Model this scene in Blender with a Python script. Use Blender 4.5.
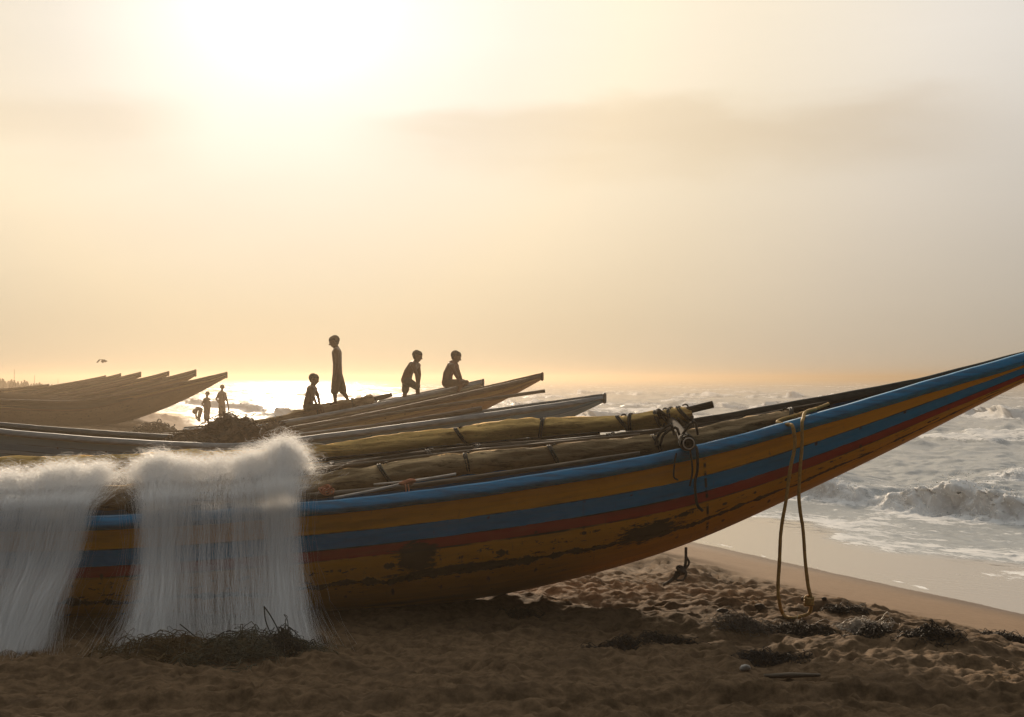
import bpy, bmesh, math, random
import numpy as np
from mathutils import Vector, Matrix

# ------------------------------------------------------------------ camera, sky, sun, exposure
sc = bpy.context.scene
for o in list(bpy.data.objects):
    bpy.data.objects.remove(o)
COL = sc.collection
R = math.radians
H, F = 1.65, 1422.0            # eye height, focal length in pixels (50 mm on 36 mm)
HZ = 378.0                     # row of the horizon
SUN_AZ, SUN_EL = -8.8, 15.5
EXPOSURE = 1.3
SUN_STRENGTH = 2.9

cam_d = bpy.data.cameras.new('camera')
cam_d.lens, cam_d.sensor_width = 50.0, 36.0
cam_d.shift_y = (HZ - 358.5) / 1024.0
cam_d.clip_start, cam_d.clip_end = 0.05, 12000
cam = bpy.data.objects.new('camera', cam_d)
cam.location = (0, 0, H)
cam.rotation_euler = (R(90), 0, 0)
COL.objects.link(cam)
sc.camera = cam

sc.render.engine = 'CYCLES'
sc.cycles.use_denoising = True
sc.cycles.max_bounces = 16
sc.cycles.transmission_bounces = 12
sc.cycles.diffuse_bounces = 10
sc.cycles.glossy_bounces = 3
sc.cycles.volume_bounces = 0
sc.cycles.transparent_max_bounces = 48
sc.cycles.sample_clamp_indirect = 6
sc.cycles.caustics_reflective = False
vs = sc.view_settings
vs.view_transform, vs.look, vs.exposure, vs.gamma = 'Standard', 'None', EXPOSURE, 1.0
vs.use_curve_mapping = False

sd = bpy.data.lights.new('sun', 'SUN')
sd.energy, sd.angle, sd.color = SUN_STRENGTH, R(4.0), (1.0, 0.80, 0.58)
sun = bpy.data.objects.new('sun', sd)
S = Vector((math.sin(R(SUN_AZ)) * math.cos(R(SUN_EL)), math.cos(R(SUN_AZ)) * math.cos(R(SUN_EL)), math.sin(R(SUN_EL))))
sun.rotation_euler = S.to_track_quat('Z', 'Y').to_euler()
sun.location = (0, 0, 30)
COL.objects.link(sun)


class NT:
    """small helper round a node tree"""
    def __init__(self, tree):
        self.t = tree
        tree.nodes.clear()
    def n(self, kind, **kw):
        nd = self.t.nodes.new(kind)
        for k, v in kw.items():
            setattr(nd, k, v)
        return nd
    def put(self, sock, val):
        if hasattr(val, 'is_output'):
            self.t.links.new(val, sock)
        elif val is not None:
            if hasattr(sock.default_value, '__len__') and not hasattr(val, '__len__'):
                val = (val,) * len(sock.default_value)
            if hasattr(val, '__len__') and len(val) == 3 and len(sock.default_value) == 4:
                val = (*val, 1)
            sock.default_value = val
    def m(self, op, a, b=None, c=None, clamp=False):
        nd = self.n('ShaderNodeMath', operation=op, use_clamp=clamp)
        for i, v in enumerate((a, b, c)):
            if v is not None:
                self.put(nd.inputs[i], v)
        return nd.outputs[0]
    def v(self, op, a, b=None, scale=None):
        nd = self.n('ShaderNodeVectorMath', operation=op)
        self.put(nd.inputs[0], a)
        if b is not None:
            self.put(nd.inputs[1], b)
        if scale is not None:
            self.put(nd.inputs['Scale'], scale)
        return nd.outputs['Value'] if op in ('DOT_PRODUCT', 'LENGTH', 'DISTANCE') else nd.outputs[0]
    def mix(self, fac, a, b, blend='MIX'):
        nd = self.n('ShaderNodeMix', data_type='RGBA', blend_type=blend)
        self.put(nd.inputs[0], fac)
        self.put(nd.inputs[6], a)
        self.put(nd.inputs[7], b)
        return nd.outputs[2]
    def ramp(self, fac, stops, interp='LINEAR'):
        nd = self.n('ShaderNodeValToRGB')
        nd.color_ramp.interpolation = interp
        els = nd.color_ramp.elements
        while len(els) < len(stops):
            els.new(0.5)
        for e, (p, c) in zip(els, stops):
            e.position = p
            e.color = (*c, 1) if hasattr(c, '__len__') else (c, c, c, 1)
        self.put(nd.inputs[0], fac)
        return nd.outputs[0]
    def noise(self, vec, scale, detail=4, rough=0.55, dist=0.0):
        nd = self.n('ShaderNodeTexNoise')
        self.put(nd.inputs['Vector'], vec)
        nd.inputs['Scale'].default_value = scale
        nd.inputs['Detail'].default_value = detail
        nd.inputs['Roughness'].default_value = rough
        nd.inputs['Distortion'].default_value = dist
        return nd.outputs[0]
    def maprange(self, x, a, b, c=0.0, d=1.0, smooth=True):
        nd = self.n('ShaderNodeMapRange', interpolation_type='SMOOTHSTEP' if smooth else 'LINEAR')
        for i, v in enumerate((x, a, b, c, d)):
            self.put(nd.inputs[i], v)
        return nd.outputs[0]
    def sep(self, vec):
        nd = self.n('ShaderNodeSeparateXYZ')
        self.put(nd.inputs[0], vec)
        return nd.outputs
    def comb(self, x, y, z):
        nd = self.n('ShaderNodeCombineXYZ')
        for i, v in enumerate((x, y, z)):
            self.put(nd.inputs[i], v)
        return nd.outputs[0]
    def attr(self, name):
        return self.n('ShaderNodeAttribute', attribute_name=name)


# ---- world: Nishita sky under a bank of bright dusty haze (depends on direction only)
w = bpy.data.worlds.new('World')
sc.world = w
w.use_nodes = True
t = NT(w.node_tree)
sky = t.n('ShaderNodeTexSky', sky_type='NISHITA')
sky.sun_disc = False
sky.sun_elevation, sky.sun_rotation = R(SUN_EL), R(SUN_AZ)
sky.dust_density, sky.air_density = 6.0, 1.0
d = t.n('ShaderNodeTexCoord').outputs['Generated']
dx, dy, dz = t.sep(d)[:3]
ang = t.m('DIVIDE', t.m('ARCCOSINE', t.v('DOT_PRODUCT', d, tuple(S))), math.pi)   # 0..1 over 180 degrees
glow = t.ramp(ang, [(0.0, (1.34, 1.31, 1.24)), (5.0 / 180, (1.02, 0.98, 0.91)), (9 / 180, (0.97, 0.89, 0.77)), (13.5 / 180, (1.03, 0.90, 0.70)), (18 / 180, (0.92, 0.81, 0.64)),
                    (25 / 180, (0.76, 0.70, 0.62)), (31 / 180, (0.64, 0.61, 0.57)), (52 / 180, (0.34, 0.34, 0.34)), (84 / 180, (0.075, 0.083, 0.092)), (1.0, (0.030, 0.036, 0.042))])
elev = t.ramp(t.m('ABSOLUTE', dz), [(0.0, (0.78, 0.71, 0.60)), (0.04, (0.80, 0.745, 0.65)), (0.12, (0.93, 0.90, 0.85)), (0.23, (1.03, 1.03, 1.03)), (0.5, (1, 1, 1)), (0.68, (1.2, 1.22, 1.22)), (0.88, (4.8, 4.9, 4.8))])
az = t.m('ARCTAN2', dx, dy)
cvec = t.comb(t.m('MULTIPLY', az, 3.2), t.m('MULTIPLY', dz, 17.0), 0.37)
cn = t.noise(cvec, 1.0, 5, 0.5, 0.35)
cn2 = t.noise(t.comb(t.m('MULTIPLY', az, 7.0), t.m('MULTIPLY', dz, 22.0), 4.2), 1.0, 4, 0.5, 0.3)
# one long cloud bank low over the sea, soft ragged upper edge
edge = t.m('ADD', dz, t.m('MULTIPLY', t.m('SUBTRACT', cn2, 0.5), 0.055))
bank = t.m('MULTIPLY', t.maprange(edge, 0.198, 0.178), t.maprange(edge, 0.125, 0.172))
bank = t.m('MULTIPLY', bank, t.m('MULTIPLY', t.maprange(cn, 0.12, 0.52), t.maprange(az, 0.36, 0.24)))
bank = t.m('MULTIPLY', bank, t.maprange(az, -0.40, -0.20, 0.45, 1.0))
bank = t.m('MULTIPLY', bank, t.maprange(t.m('ABSOLUTE', t.m('ADD', az, 0.165)), 0.03, 0.115))
cl = t.m('SUBTRACT', 1.0, t.m('MULTIPLY', bank, 0.12))
veil = t.m('MULTIPLY', t.maprange(az, -0.20, -0.36), t.maprange(dz, 0.13, 0.22))          # thin high cloud to the left
bright = t.m('MULTIPLY', t.maprange(az, 0.12, 0.36), t.maprange(dz, 0.13, 0.24))         # brighter opening to the right
wisps = t.m('ADD', 0.955, t.m('MULTIPLY', cn, 0.09))
wisps = t.m('MULTIPLY', wisps, t.m('ADD', 1.0, t.m('SUBTRACT', t.m('MULTIPLY', bright, 0.12), t.m('MULTIPLY', veil, 0.15))))
colr = t.mix(1.0, glow, elev, 'MULTIPLY')
colr = t.mix(t.m('MULTIPLY', bank, 0.6), colr, t.mix(1.0, colr, (1.0, 0.93, 0.84), 'MULTIPLY'))
colr = t.v('SCALE', colr, scale=t.m('MULTIPLY', cl, wisps))
# a thin share of the clear sky above the haze shows through
clear = t.v('SCALE', t.mix(1.0, sky.outputs[0], (1.0, 1.0, 1.0), 'MULTIPLY'), scale=0.005)
total = t.v('ADD', clear, t.v('SCALE', colr, scale=9.6 / (2 ** EXPOSURE)))
b1 = t.n('ShaderNodeBackground'); t.put(b1.inputs[0], total); b1.inputs[1].default_value = 0.1
t.t.links.new(b1.outputs[0], t.n('ShaderNodeOutputWorld').inputs[0])


# ------------------------------------------------------------------ helpers
def P(u, v, Y):
    """the point at depth Y that the pixel column u / row v of the photograph looks at"""
    return np.array(((u - 512.0) / F * Y, Y, H - (v - HZ) / F * Y))


def hash2(ix, iy, seed=0):
    h = (ix.astype(np.int64) * 374761393 + iy.astype(np.int64) * 668265263 + seed * 974634777) & 0xFFFFFFFF
    h = ((h ^ (h >> 13)) * 1274126177) & 0xFFFFFFFF
    return ((h ^ (h >> 16)) & 0xFFFF) / 65535.0


def vnoise(x, y, seed=0):
    x, y = np.broadcast_arrays(np.asarray(x, float), np.asarray(y, float))
    ix, iy = np.floor(x), np.floor(y)
    fx, fy = x - ix, y - iy
    fx = fx * fx * fx * (fx * (fx * 6 - 15) + 10); fy = fy * fy * fy * (fy * (fy * 6 - 15) + 10)
    a, b = hash2(ix, iy, seed), hash2(ix + 1, iy, seed)
    c, dd = hash2(ix, iy + 1, seed), hash2(ix + 1, iy + 1, seed)
    return (a * (1 - fx) + b * fx) * (1 - fy) + (c * (1 - fx) + dd * fx) * fy - 0.5


def fbm(x, y, octv=4, seed=0, gain=0.5):
    s, a, f = 0, 1.0, 1.0
    for k in range(octv):
        s = s + a * vnoise(x * f + 17.3 * k, y * f - 9.1 * k, seed + k)
        a *= gain; f *= 2.03
    return s


def smooth(x, a, b):
    tt = np.clip((x - a) / (b - a), 0, 1)
    return tt * tt * (3 - 2 * tt)


def tag(o, label=None, cat=None, group=None, kind=None):
    if label: o['label'] = label
    if cat: o['category'] = cat
    if group: o['group'] = group
    if kind: o['kind'] = kind
    return o


def empty(name, loc=(0, 0, 0)):
    o = bpy.data.objects.new(name, None)
    o.location = loc
    o.empty_display_size = 0.2
    COL.objects.link(o)
    return o


class MB:
    """collects tubes, grids and boxes, then links them as ONE mesh object"""
    def __init__(self):
        self.V, self.Fq, self.n, self.A = [], [], 0, {}
    def add(self, verts, faces):
        verts = np.asarray(verts, float).reshape(-1, 3)
        self.V.append(verts)
        for f in faces:
            self.Fq.append(tuple(int(i) + self.n for i in f))
        self.n += len(verts)
    def tube(self, pts, rad, sides=8, cap=True, squash=1.0, wob=0.0, wf=3.0, seed=0, up=None, fine=0.0):
        pts = np.asarray(pts, float)
        n = len(pts)
        rad = np.full(n, rad) if np.isscalar(rad) else np.asarray(rad, float)
        tg = np.gradient(pts, axis=0)
        tg /= np.linalg.norm(tg, axis=1)[:, None] + 1e-12
        ref = np.array((0, 0, 1.0)) if abs(tg[0][2]) < 0.9 else np.array((0, 1.0, 0))
        a = np.cross(tg[0], ref); a /= np.linalg.norm(a)
        rings = []
        L = np.concatenate([[0], np.cumsum(np.linalg.norm(np.diff(pts, axis=0), axis=1))])
        th = np.arange(sides) * 2 * math.pi / sides
        for i in range(n):
            a = a - tg[i] * np.dot(a, tg[i]); a /= np.linalg.norm(a) + 1e-12
            b = np.cross(tg[i], a)
            r = rad[i]
            if wob:
                r = r * (1 + wob * 2 * fbm(L[i] * wf + 0 * th, np.sin(th) * 1.3 + np.cos(th) * 2.7 + 5, 3, seed))
                if fine:
                    r = r * (1 + fine * 2 * fbm(L[i] * 7.0 + 3 * np.cos(th), np.sin(th) * 2.6 + 3 * np.cos(th) + 9, 3, seed + 50))
                r = r[:, None]
            rings.append(pts[i] + r * (np.cos(th)[:, None] * a + np.sin(th)[:, None] * b * squash))
        fs = []
        for i in range(n - 1):
            for k in range(sides):
                k2 = (k + 1) % sides
                fs.append((i * sides + k, i * sides + k2, (i + 1) * sides + k2, (i + 1) * sides + k))
        if cap:
            fs.append(tuple(range(sides))[::-1])
            fs.append(tuple((n - 1) * sides + k for k in range(sides)))
        self.add(np.concatenate(rings), fs)
        return self
    def grid(self, G):
        """G: (n, m, 3) array of points"""
        n, m = G.shape[:2]
        i = np.arange(n * m).reshape(n, m)
        q = np.stack([i[:-1, :-1], i[1:, :-1], i[1:, 1:], i[:-1, 1:]], -1).reshape(-1, 4)
        self.add(G.reshape(-1, 3), q.tolist())
        return self
    def box(self, c, s, rot=None):
        v = np.array([(x, y, z) for x in (-.5, .5) for y in (-.5, .5) for z in (-.5, .5)]) * np.asarray(s)
        if rot is not None:
            v = v @ np.array(Matrix(rot).to_3x3().transposed())
        self.add(v + np.asarray(c), [(0, 1, 3, 2), (4, 6, 7, 5), (0, 4, 5, 1), (2, 3, 7, 6), (0, 2, 6, 4), (1, 5, 7, 3)])
        return self
    def build(self, name, mat, parent=None, smooth_=True, loc=None, attrs=None):
        me = bpy.data.meshes.new(name)
        V = np.concatenate(self.V)
        if loc is not None:
            V = V - np.asarray(loc)
        me.from_pydata(V.tolist(), [], self.Fq)
        if smooth_:
            me.polygons.foreach_set('use_smooth', [True] * len(me.polygons))
        for k, arr in (attrs or {}).items():
            arr = np.asarray(arr, float)
            if arr.ndim == 1:
                at = me.attributes.new(k, 'FLOAT', 'POINT'); at.data.foreach_set('value', arr)
            else:
                at = me.attributes.new(k, 'FLOAT_VECTOR', 'POINT'); at.data.foreach_set('vector', arr.reshape(-1))
        me.materials.append(mat)
        me.update()
        o = bpy.data.objects.new(name, me)
        if loc is not None and parent is None:
            o.location = loc
        COL.objects.link(o)
        if parent is not None:
            o.parent = parent
        return o


def fast_grid_object(name, G, mat, attrs=None):
    n, m = G.shape[:2]
    me = bpy.data.meshes.new(name)
    i = np.arange(n * m).reshape(n, m)
    q = np.stack([i[:-1, :-1], i[:-1, 1:], i[1:, 1:], i[1:, :-1]], -1).reshape(-1, 4).astype(np.int32)
    me.vertices.add(n * m); me.vertices.foreach_set('co', G.reshape(-1).astype(np.float32))
    me.loops.add(q.size); me.loops.foreach_set('vertex_index', q.reshape(-1))
    me.polygons.add(len(q))
    me.polygons.foreach_set('loop_start', np.arange(len(q), dtype=np.int32) * 4)
    me.polygons.foreach_set('use_smooth', np.ones(len(q), bool))
    for k, arr in (attrs or {}).items():
        at = me.attributes.new(k, 'FLOAT', 'POINT'); at.data.foreach_set('value', arr.reshape(-1).astype(np.float32))
    me.materials.append(mat)
    me.update(); me.validate()
    o = bpy.data.objects.new(name, me)
    COL.objects.link(o)
    return o


def strands_object(name, polys, radius, mat, parent=None, flat=False):
    """polys (N, K, 3): N thin threads, three-sided, as one mesh"""
    N, K = polys.shape[:2]
    tg = np.gradient(polys, axis=1)
    tg /= np.linalg.norm(tg, axis=2)[..., None] + 1e-9
    ref = np.array((0.83, 0.31, 0.46))
    a = np.cross(tg, ref); a /= np.linalg.norm(a, axis=2)[..., None] + 1e-9
    b = np.cross(tg, a)
    rad = (radius if np.isscalar(radius) else np.asarray(radius)[:, None, None])
    S_ = 2 if flat else 3
    if flat:      # monofilament: a flat clear ribbon, each turned its own way
        an = np.random.default_rng(N).uniform(0, 3.1416, N)[:, None, None]
        dv = np.cos(an) * a + np.sin(an) * b
        rings = np.stack([polys - rad * dv, polys + rad * dv], 2)
        pairs = ((0, 1),)
    else:
        rings = np.stack([polys + rad * (math.cos(q) * a + math.sin(q) * b) for q in (0, 2.094, 4.189)], 2)   # N K 3 3
        pairs = ((0, 1), (1, 2), (2, 0))
    idx = np.arange(N * K * S_).reshape(N, K, S_)
    qs = []
    for k, k2 in pairs:
        qs.append(np.stack([idx[:, :-1, k], idx[:, :-1, k2], idx[:, 1:, k2], idx[:, 1:, k]], -1).reshape(-1, 4))
    q = np.concatenate(qs).astype(np.int32)
    me = bpy.data.meshes.new(name)
    me.vertices.add(N * K * S_); me.vertices.foreach_set('co', rings.reshape(-1).astype(np.float32))
    me.loops.add(q.size); me.loops.foreach_set('vertex_index', q.reshape(-1))
    me.polygons.add(len(q)); me.polygons.foreach_set('loop_start', np.arange(len(q), dtype=np.int32) * 4)
    me.polygons.foreach_set('use_smooth', np.ones(len(q), bool))
    me.materials.append(mat)
    me.update()
    o = bpy.data.objects.new(name, me)
    COL.objects.link(o)
    if parent is not None:
        o.parent = parent
    return o


def catmull(pts, n):
    pts = np.asarray(pts, float)
    ext = np.concatenate([[2 * pts[0] - pts[1]], pts, [2 * pts[-1] - pts[-2]]])
    k = len(pts) - 1
    out = []
    for s in np.linspace(0, k - 1e-9, n):
        i = int(s); f = s - i
        p0, p1, p2, p3 = ext[i:i + 4]
        out.append(0.5 * ((2 * p1) + (-p0 + p2) * f + (2 * p0 - 5 * p1 + 4 * p2 - p3) * f * f + (-p0 + 3 * p1 - 3 * p2 + p3) * f ** 3))
    return np.array(out)


def material(name):
    m = bpy.data.materials.new(name)
    m.use_nodes = True
    tt = NT(m.node_tree)
    bs = tt.n('ShaderNodeBsdfPrincipled')
    out = tt.n('ShaderNodeOutputMaterial')
    tt.t.links.new(bs.outputs[0], out.inputs[0])
    return m, tt, bs, out


def simple_mat(name, c1, c2, rough=0.8, scale=8.0, stretch=(1, 1, 1), bump=0.0, bscale=None, spec=0.3, dist=0.003):
    m, tt, bs, _ = material(name)
    co = tt.n('ShaderNodeTexCoord').outputs['Object']
    sv = tt.v('MULTIPLY', co, stretch)
    nz = tt.noise(sv, scale, 5, 0.6)
    tt.put(bs.inputs['Base Color'], tt.mix(tt.maprange(nz, 0.33, 0.67), c1, c2))
    bs.inputs['Roughness'].default_value = rough
    bs.inputs['Specular IOR Level'].default_value = spec
    if bump:
        bp = tt.n('ShaderNodeBump')
        bp.inputs['Strength'].default_value = bump
        bp.inputs['Distance'].default_value = dist
        tt.put(bp.inputs['Height'], tt.noise(sv, bscale or scale * 3, 5, 0.6))
        tt.t.links.new(bp.outputs[0], bs.inputs['Normal'])
    return m


def cloth_mat(name, c1, c2, c3):
    """wrapped, folded, stained cloth"""
    m, tt, bs, _ = material(name)
    co = tt.n('ShaderNodeTexCoord').outputs['Object']
    fold = tt.noise(tt.v('MULTIPLY', co, (1.3, 9, 9)), 2.6, 8, 0.7, 0.6)
    patch = tt.noise(tt.v('MULTIPLY', co, (1.0, 2, 2)), 1.9, 4, 0.6, 0.3)
    spots = tt.noise(co, 38.0, 5, 0.7)
    col = tt.mix(tt.maprange(patch, 0.35, 0.65), c1, c2)
    col = tt.mix(tt.maprange(fold, 0.50, 0.66), col, c3)  # dark fold lines paint crease shade into the cloth colour
    col = tt.mix(tt.m('MULTIPLY', tt.maprange(spots, 0.55, 0.75), 0.5), col, c3)
    tt.put(bs.inputs['Base Color'], col)
    bs.inputs['Roughness'].default_value = 0.9
    bs.inputs['Specular IOR Level'].default_value = 0.15
    bp = tt.n('ShaderNodeBump'); bp.inputs['Strength'].default_value = 1.0; bp.inputs['Distance'].default_value = 0.02
    tt.put(bp.inputs['Height'], tt.m('SUBTRACT', tt.m('MULTIPLY', spots, 0.25), fold))
    tt.t.links.new(bp.outputs[0], bs.inputs['Normal'])
    return m


def hull_mat(name, rimless, bands, low, dark=(0.02, 0.015, 0.01), wear=1.0, seam=True):
    """painted planks; the point attribute hull_uv holds (metres along the hull, girth)"""
    m, tt, bs, _ = material(name)
    at = tt.attr('hull_uv').outputs['Vector']
    u, v, _z = tt.sep(at)[:3]
    long = tt.comb(tt.m('MULTIPLY', u, 1.6), tt.m('MULTIPLY', v, 11.0), 0.3)
    nl = tt.noise(long, 1.5, 5, 0.65)
    fine = tt.noise(tt.comb(tt.m('MULTIPLY', u, 9), tt.m('MULTIPLY', v, 22.0), 2.3), 1.4, 4, 0.6)
    vw = tt.m('ADD', v, tt.m('MULTIPLY', tt.m('SUBTRACT', nl, 0.5), 0.055))
    vw = tt.m('ADD', vw, tt.m('MULTIPLY', tt.m('SUBTRACT', fine, 0.5), 0.03))
    stops = [(0.0, bands[0][1])] + [(p / 2.0, c) for p, c in bands[1:]] + [(0.5, low)]
    col = tt.ramp(tt.m('DIVIDE', vw, 2.0), stops, 'CONSTANT')
    # faded and rubbed areas, plank edges
    fade = tt.noise(tt.comb(tt.m('MULTIPLY', u, 0.9), tt.m('MULTIPLY', v, 2.5), 4.4), 1.6, 6, 0.65)
    col = tt.mix(tt.m('MULTIPLY', tt.maprange(fade, 0.52, 0.78), 0.22), col, (0.30, 0.235, 0.15))
    col = tt.mix(tt.m('MULTIPLY', tt.maprange(fade, 0.50, 0.28), 0.55), col, tt.mix(1.0, col, (0.45, 0.42, 0.40), 'MULTIPLY'))
    scr = tt.noise(tt.comb(tt.m('MULTIPLY', u, 26.0), tt.m('MULTIPLY', v, 3.0), 1.7), 1.0, 5, 0.7)
    col = tt.mix(tt.m('MULTIPLY', tt.maprange(scr, 0.60, 0.74), 0.45), col, (0.05, 0.038, 0.025))
    for pv_ in (0.525, 0.815, 1.0):
        col = tt.mix(tt.m('MULTIPLY', tt.maprange(tt.m('ABSOLUTE', tt.m('SUBTRACT', v, tt.m('ADD', pv_, tt.m('MULTIPLY', tt.m('SUBTRACT', nl, 0.5), 0.03)))), 0.016, 0.006), tt.maprange(fade, 0.62, 0.42)), col, (0.03, 0.022, 0.015))
    # nail heads
    cu = tt.m('SUBTRACT', tt.m('FRACT', tt.m('MULTIPLY', u, 3.1)), 0.5)
    cv_ = tt.m('SUBTRACT', tt.m('FRACT', tt.m('ADD', tt.m('MULTIPLY', v, 2.4), 0.15)), 0.5)
    rr_ = tt.m('SQRT', tt.m('ADD', tt.m('POWER', tt.m('DIVIDE', cu, 3.1), 2.0), tt.m('POWER', tt.m('DIVIDE', cv_, 9.0), 2.0)))
    nail = tt.m('MULTIPLY', tt.maprange(rr_, 0.016, 0.007), tt.maprange(tt.noise(tt.comb(tt.m('MULTIPLY', u, 2.0), tt.m('MULTIPLY', v, 2.0), 8.8), 2.0, 2, 0.5), 0.50, 0.58))
    col = tt.mix(tt.m('MULTIPLY', nail, 0.85), col, (0.035, 0.018, 0.010))
    # sun bleaching and grime
    col = tt.mix(tt.m('MULTIPLY', tt.maprange(nl, 0.35, 0.7), 0.35), col, tt.mix(1.0, col, (0.55, 0.52, 0.5), 'MULTIPLY'))
    grime = tt.m('MULTIPLY', tt.maprange(v, 1.0, 1.9), tt.maprange(tt.noise(long, 0.7, 4, 0.6), 0.25, 0.7))
    col = tt.mix(tt.m('MULTIPLY', grime, 0.65), col, (0.075, 0.045, 0.02))
    chips = tt.noise(tt.comb(tt.m('MULTIPLY', u, 5.0), tt.m('MULTIPLY', v, 12.0), 7.7), 2.0, 6, 0.7)
    band = tt.m('MULTIPLY', tt.maprange(v, 0.86, 1.08), tt.maprange(v, 1.55, 1.22))
    thr = tt.m('SUBTRACT', 0.675, tt.m('MULTIPLY', band, 0.085 * wear))
    chip = tt.maprange(chips, thr, tt.m('ADD', thr, 0.03))
    hgt = tt.m('ADD', tt.m('MULTIPLY', fine, 0.3), tt.m('MULTIPLY', nl, 0.6))
    if seam:
        # broken tarred joint between the planks and the dugout base
        sl = tt.m('ADD', 1.25, tt.m('MULTIPLY', tt.m('SUBTRACT', tt.noise(tt.comb(tt.m('MULTIPLY', u, 1.1), 0.0, 0.0), 1.3, 3, 0.6), 0.5), 0.28))
        dist = tt.m('ABSOLUTE', tt.m('SUBTRACT', v, sl))
        wid = tt.m('MULTIPLY', tt.maprange(tt.noise(tt.comb(tt.m('MULTIPLY', u, 3.0), 5.0, 1.0), 2.0, 4, 0.7), 0.36, 0.72), 0.055)
        s1 = tt.maprange(dist, tt.m('ADD', wid, 0.012), wid)
        sl2 = tt.m('ADD', 1.09, tt.m('MULTIPLY', tt.m('SUBTRACT', tt.noise(tt.comb(tt.m('MULTIPLY', u, 0.9), 3.0, 0.0), 1.3, 3, 0.6), 0.5), 0.30))
        wid2 = tt.m('MULTIPLY', tt.maprange(tt.noise(tt.comb(tt.m('MULTIPLY', u, 2.3), 9.0, 1.0), 2.0, 4, 0.7), 0.50, 0.72), 0.05)
        s2 = tt.maprange(tt.m('ABSOLUTE', tt.m('SUBTRACT', v, sl2)), tt.m('ADD', wid2, 0.008), wid2)
        s2 = tt.m('MULTIPLY', s2, tt.maprange(wid2, 0.002, 0.01))
        # a burnt patch and a patch near the bow joint
        def blot(u0, v0, ru, rv, k):
            du = tt.m('DIVIDE', tt.m('SUBTRACT', u, u0), ru); dv = tt.m('DIVIDE', tt.m('SUBTRACT', v, v0), rv)
            rr = tt.m('SQRT', tt.m('ADD', tt.m('MULTIPLY', du, du), tt.m('MULTIPLY', dv, dv)))
            return tt.maprange(tt.m('ADD', rr, tt.m('MULTIPLY', tt.m('SUBTRACT', chips, 0.5), k)), 1.05, 0.75)
        bl = tt.m('MAXIMUM', blot(-0.64, 1.04, 0.15, 0.22, 2.6), blot(0.93, 1.20, 0.24, 0.13, 3.0))
        bl = tt.m('MAXIMUM', bl, blot(-0.35, 1.22, 0.5, 0.05, 2.0))
        # plank end joint
        jn = tt.maprange(tt.m('ABSOLUTE', tt.m('SUBTRACT', u, tt.m('ADD', 1.30, tt.m('MULTIPLY', v, 0.03)))), 0.012, 0.005)
        jn = tt.m('MULTIPLY', jn, tt.m('MULTIPLY', tt.maprange(tt.noise(tt.comb(0.0, tt.m('MULTIPLY', v, 3.0), 1.0), 2.2, 3, 0.6), 0.42, 0.55), tt.maprange(v, 1.9, 1.5)))
        # a row of old nail holes
        for e in (s1, s2, bl, jn):
            chip = tt.m('MAXIMUM', chip, e)
        hgt = tt.m('SUBTRACT', hgt, tt.m('MULTIPLY', tt.m('MAXIMUM', s1, jn), 2.0))
    col = tt.mix(tt.m('MULTIPLY', chip, 0.93), col, dark)
    tt.put(bs.inputs['Base Color'], col)
    tt.put(bs.inputs['Roughness'], tt.m('ADD', 0.42, tt.m('MULTIPLY', fine, 0.3)))
    bs.inputs['Specular IOR Level'].default_value = 0.18
    bp = tt.n('ShaderNodeBump'); bp.inputs['Strength'].default_value = 0.5; bp.inputs['Distance'].default_value = 0.006
    tt.put(bp.inputs['Height'], hgt)
    tt.t.links.new(bp.outputs[0], bs.inputs['Normal'])
    return m


# ------------------------------------------------------------------ materials
YEL, BLU, RED = (0.72, 0.315, 0.003), (0.0, 0.21, 0.43), (0.33, 0.024, 0.010)
M = {}
M['hull_main'] = hull_mat('painted_planks', False, [(0, YEL), (0.52, BLU), (0.81, RED)], (0.56, 0.235, 0.006))
M['rim_blue'] = simple_mat('blue_rail_paint', (0.001, 0.19, 0.38), (0.008, 0.10, 0.19), 0.6, 4, (1, 9, 9), 0.8, 18, 0.2)
M['old_rail'] = simple_mat('bare_grey_rail', (0.085, 0.08, 0.065), (0.04, 0.04, 0.036), 0.8, 5, (1, 7, 7), 0.8, 18)
M['inside'] = simple_mat('bare_inner_planks', (0.10, 0.075, 0.05), (0.05, 0.04, 0.03), 0.85, 3, (0.5, 6, 6), 0.6, 14)
M['inside_blue'] = simple_mat('blue_inner_planks', (0.01, 0.11, 0.24), (0.03, 0.07, 0.11), 0.7, 4, (0.5, 6, 6), 0.5, 14)
M['dark_wood'] = simple_mat('tarred_wood', (0.045, 0.035, 0.026), (0.02, 0.016, 0.012), 0.95, 6, (1, 1, 1), 0.5, 25, 0.04)
M['wood'] = simple_mat('grey_driftwood', (0.20, 0.15, 0.10), (0.10, 0.075, 0.05), 0.8, 9, (0.3, 3, 3), 0.5, 30)
M['wood_end'] = simple_mat('pale_cut_wood', (0.55, 0.48, 0.40), (0.38, 0.32, 0.26), 0.8, 20)
M['sail_olive'] = cloth_mat('olive_sailcloth', (0.80, 0.50, 0.17), (0.58, 0.37, 0.125), (0.27, 0.16, 0.055))
M['sail_tan'] = cloth_mat('tan_canvas', (0.48, 0.33, 0.17), (0.29, 0.195, 0.10), (0.10, 0.068, 0.035))
M['sail_dark'] = cloth_mat('dark_wet_canvas', (0.09, 0.065, 0.043), (0.055, 0.04, 0.028), (0.025, 0.02, 0.015))
M['rope_yellow'] = simple_mat('yellow_rope', (0.50, 0.30, 0.085), (0.32, 0.19, 0.06), 0.8, 60, (1, 1, 1), 0.6, 160, dist=0.002)
M['rope_dark'] = simple_mat('dark_rope', (0.055, 0.048, 0.036), (0.025, 0.024, 0.02), 0.8, 60)
M['rope_grey'] = simple_mat('grey_rope', (0.17, 0.14, 0.11), (0.09, 0.075, 0.06), 0.8, 60)
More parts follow.
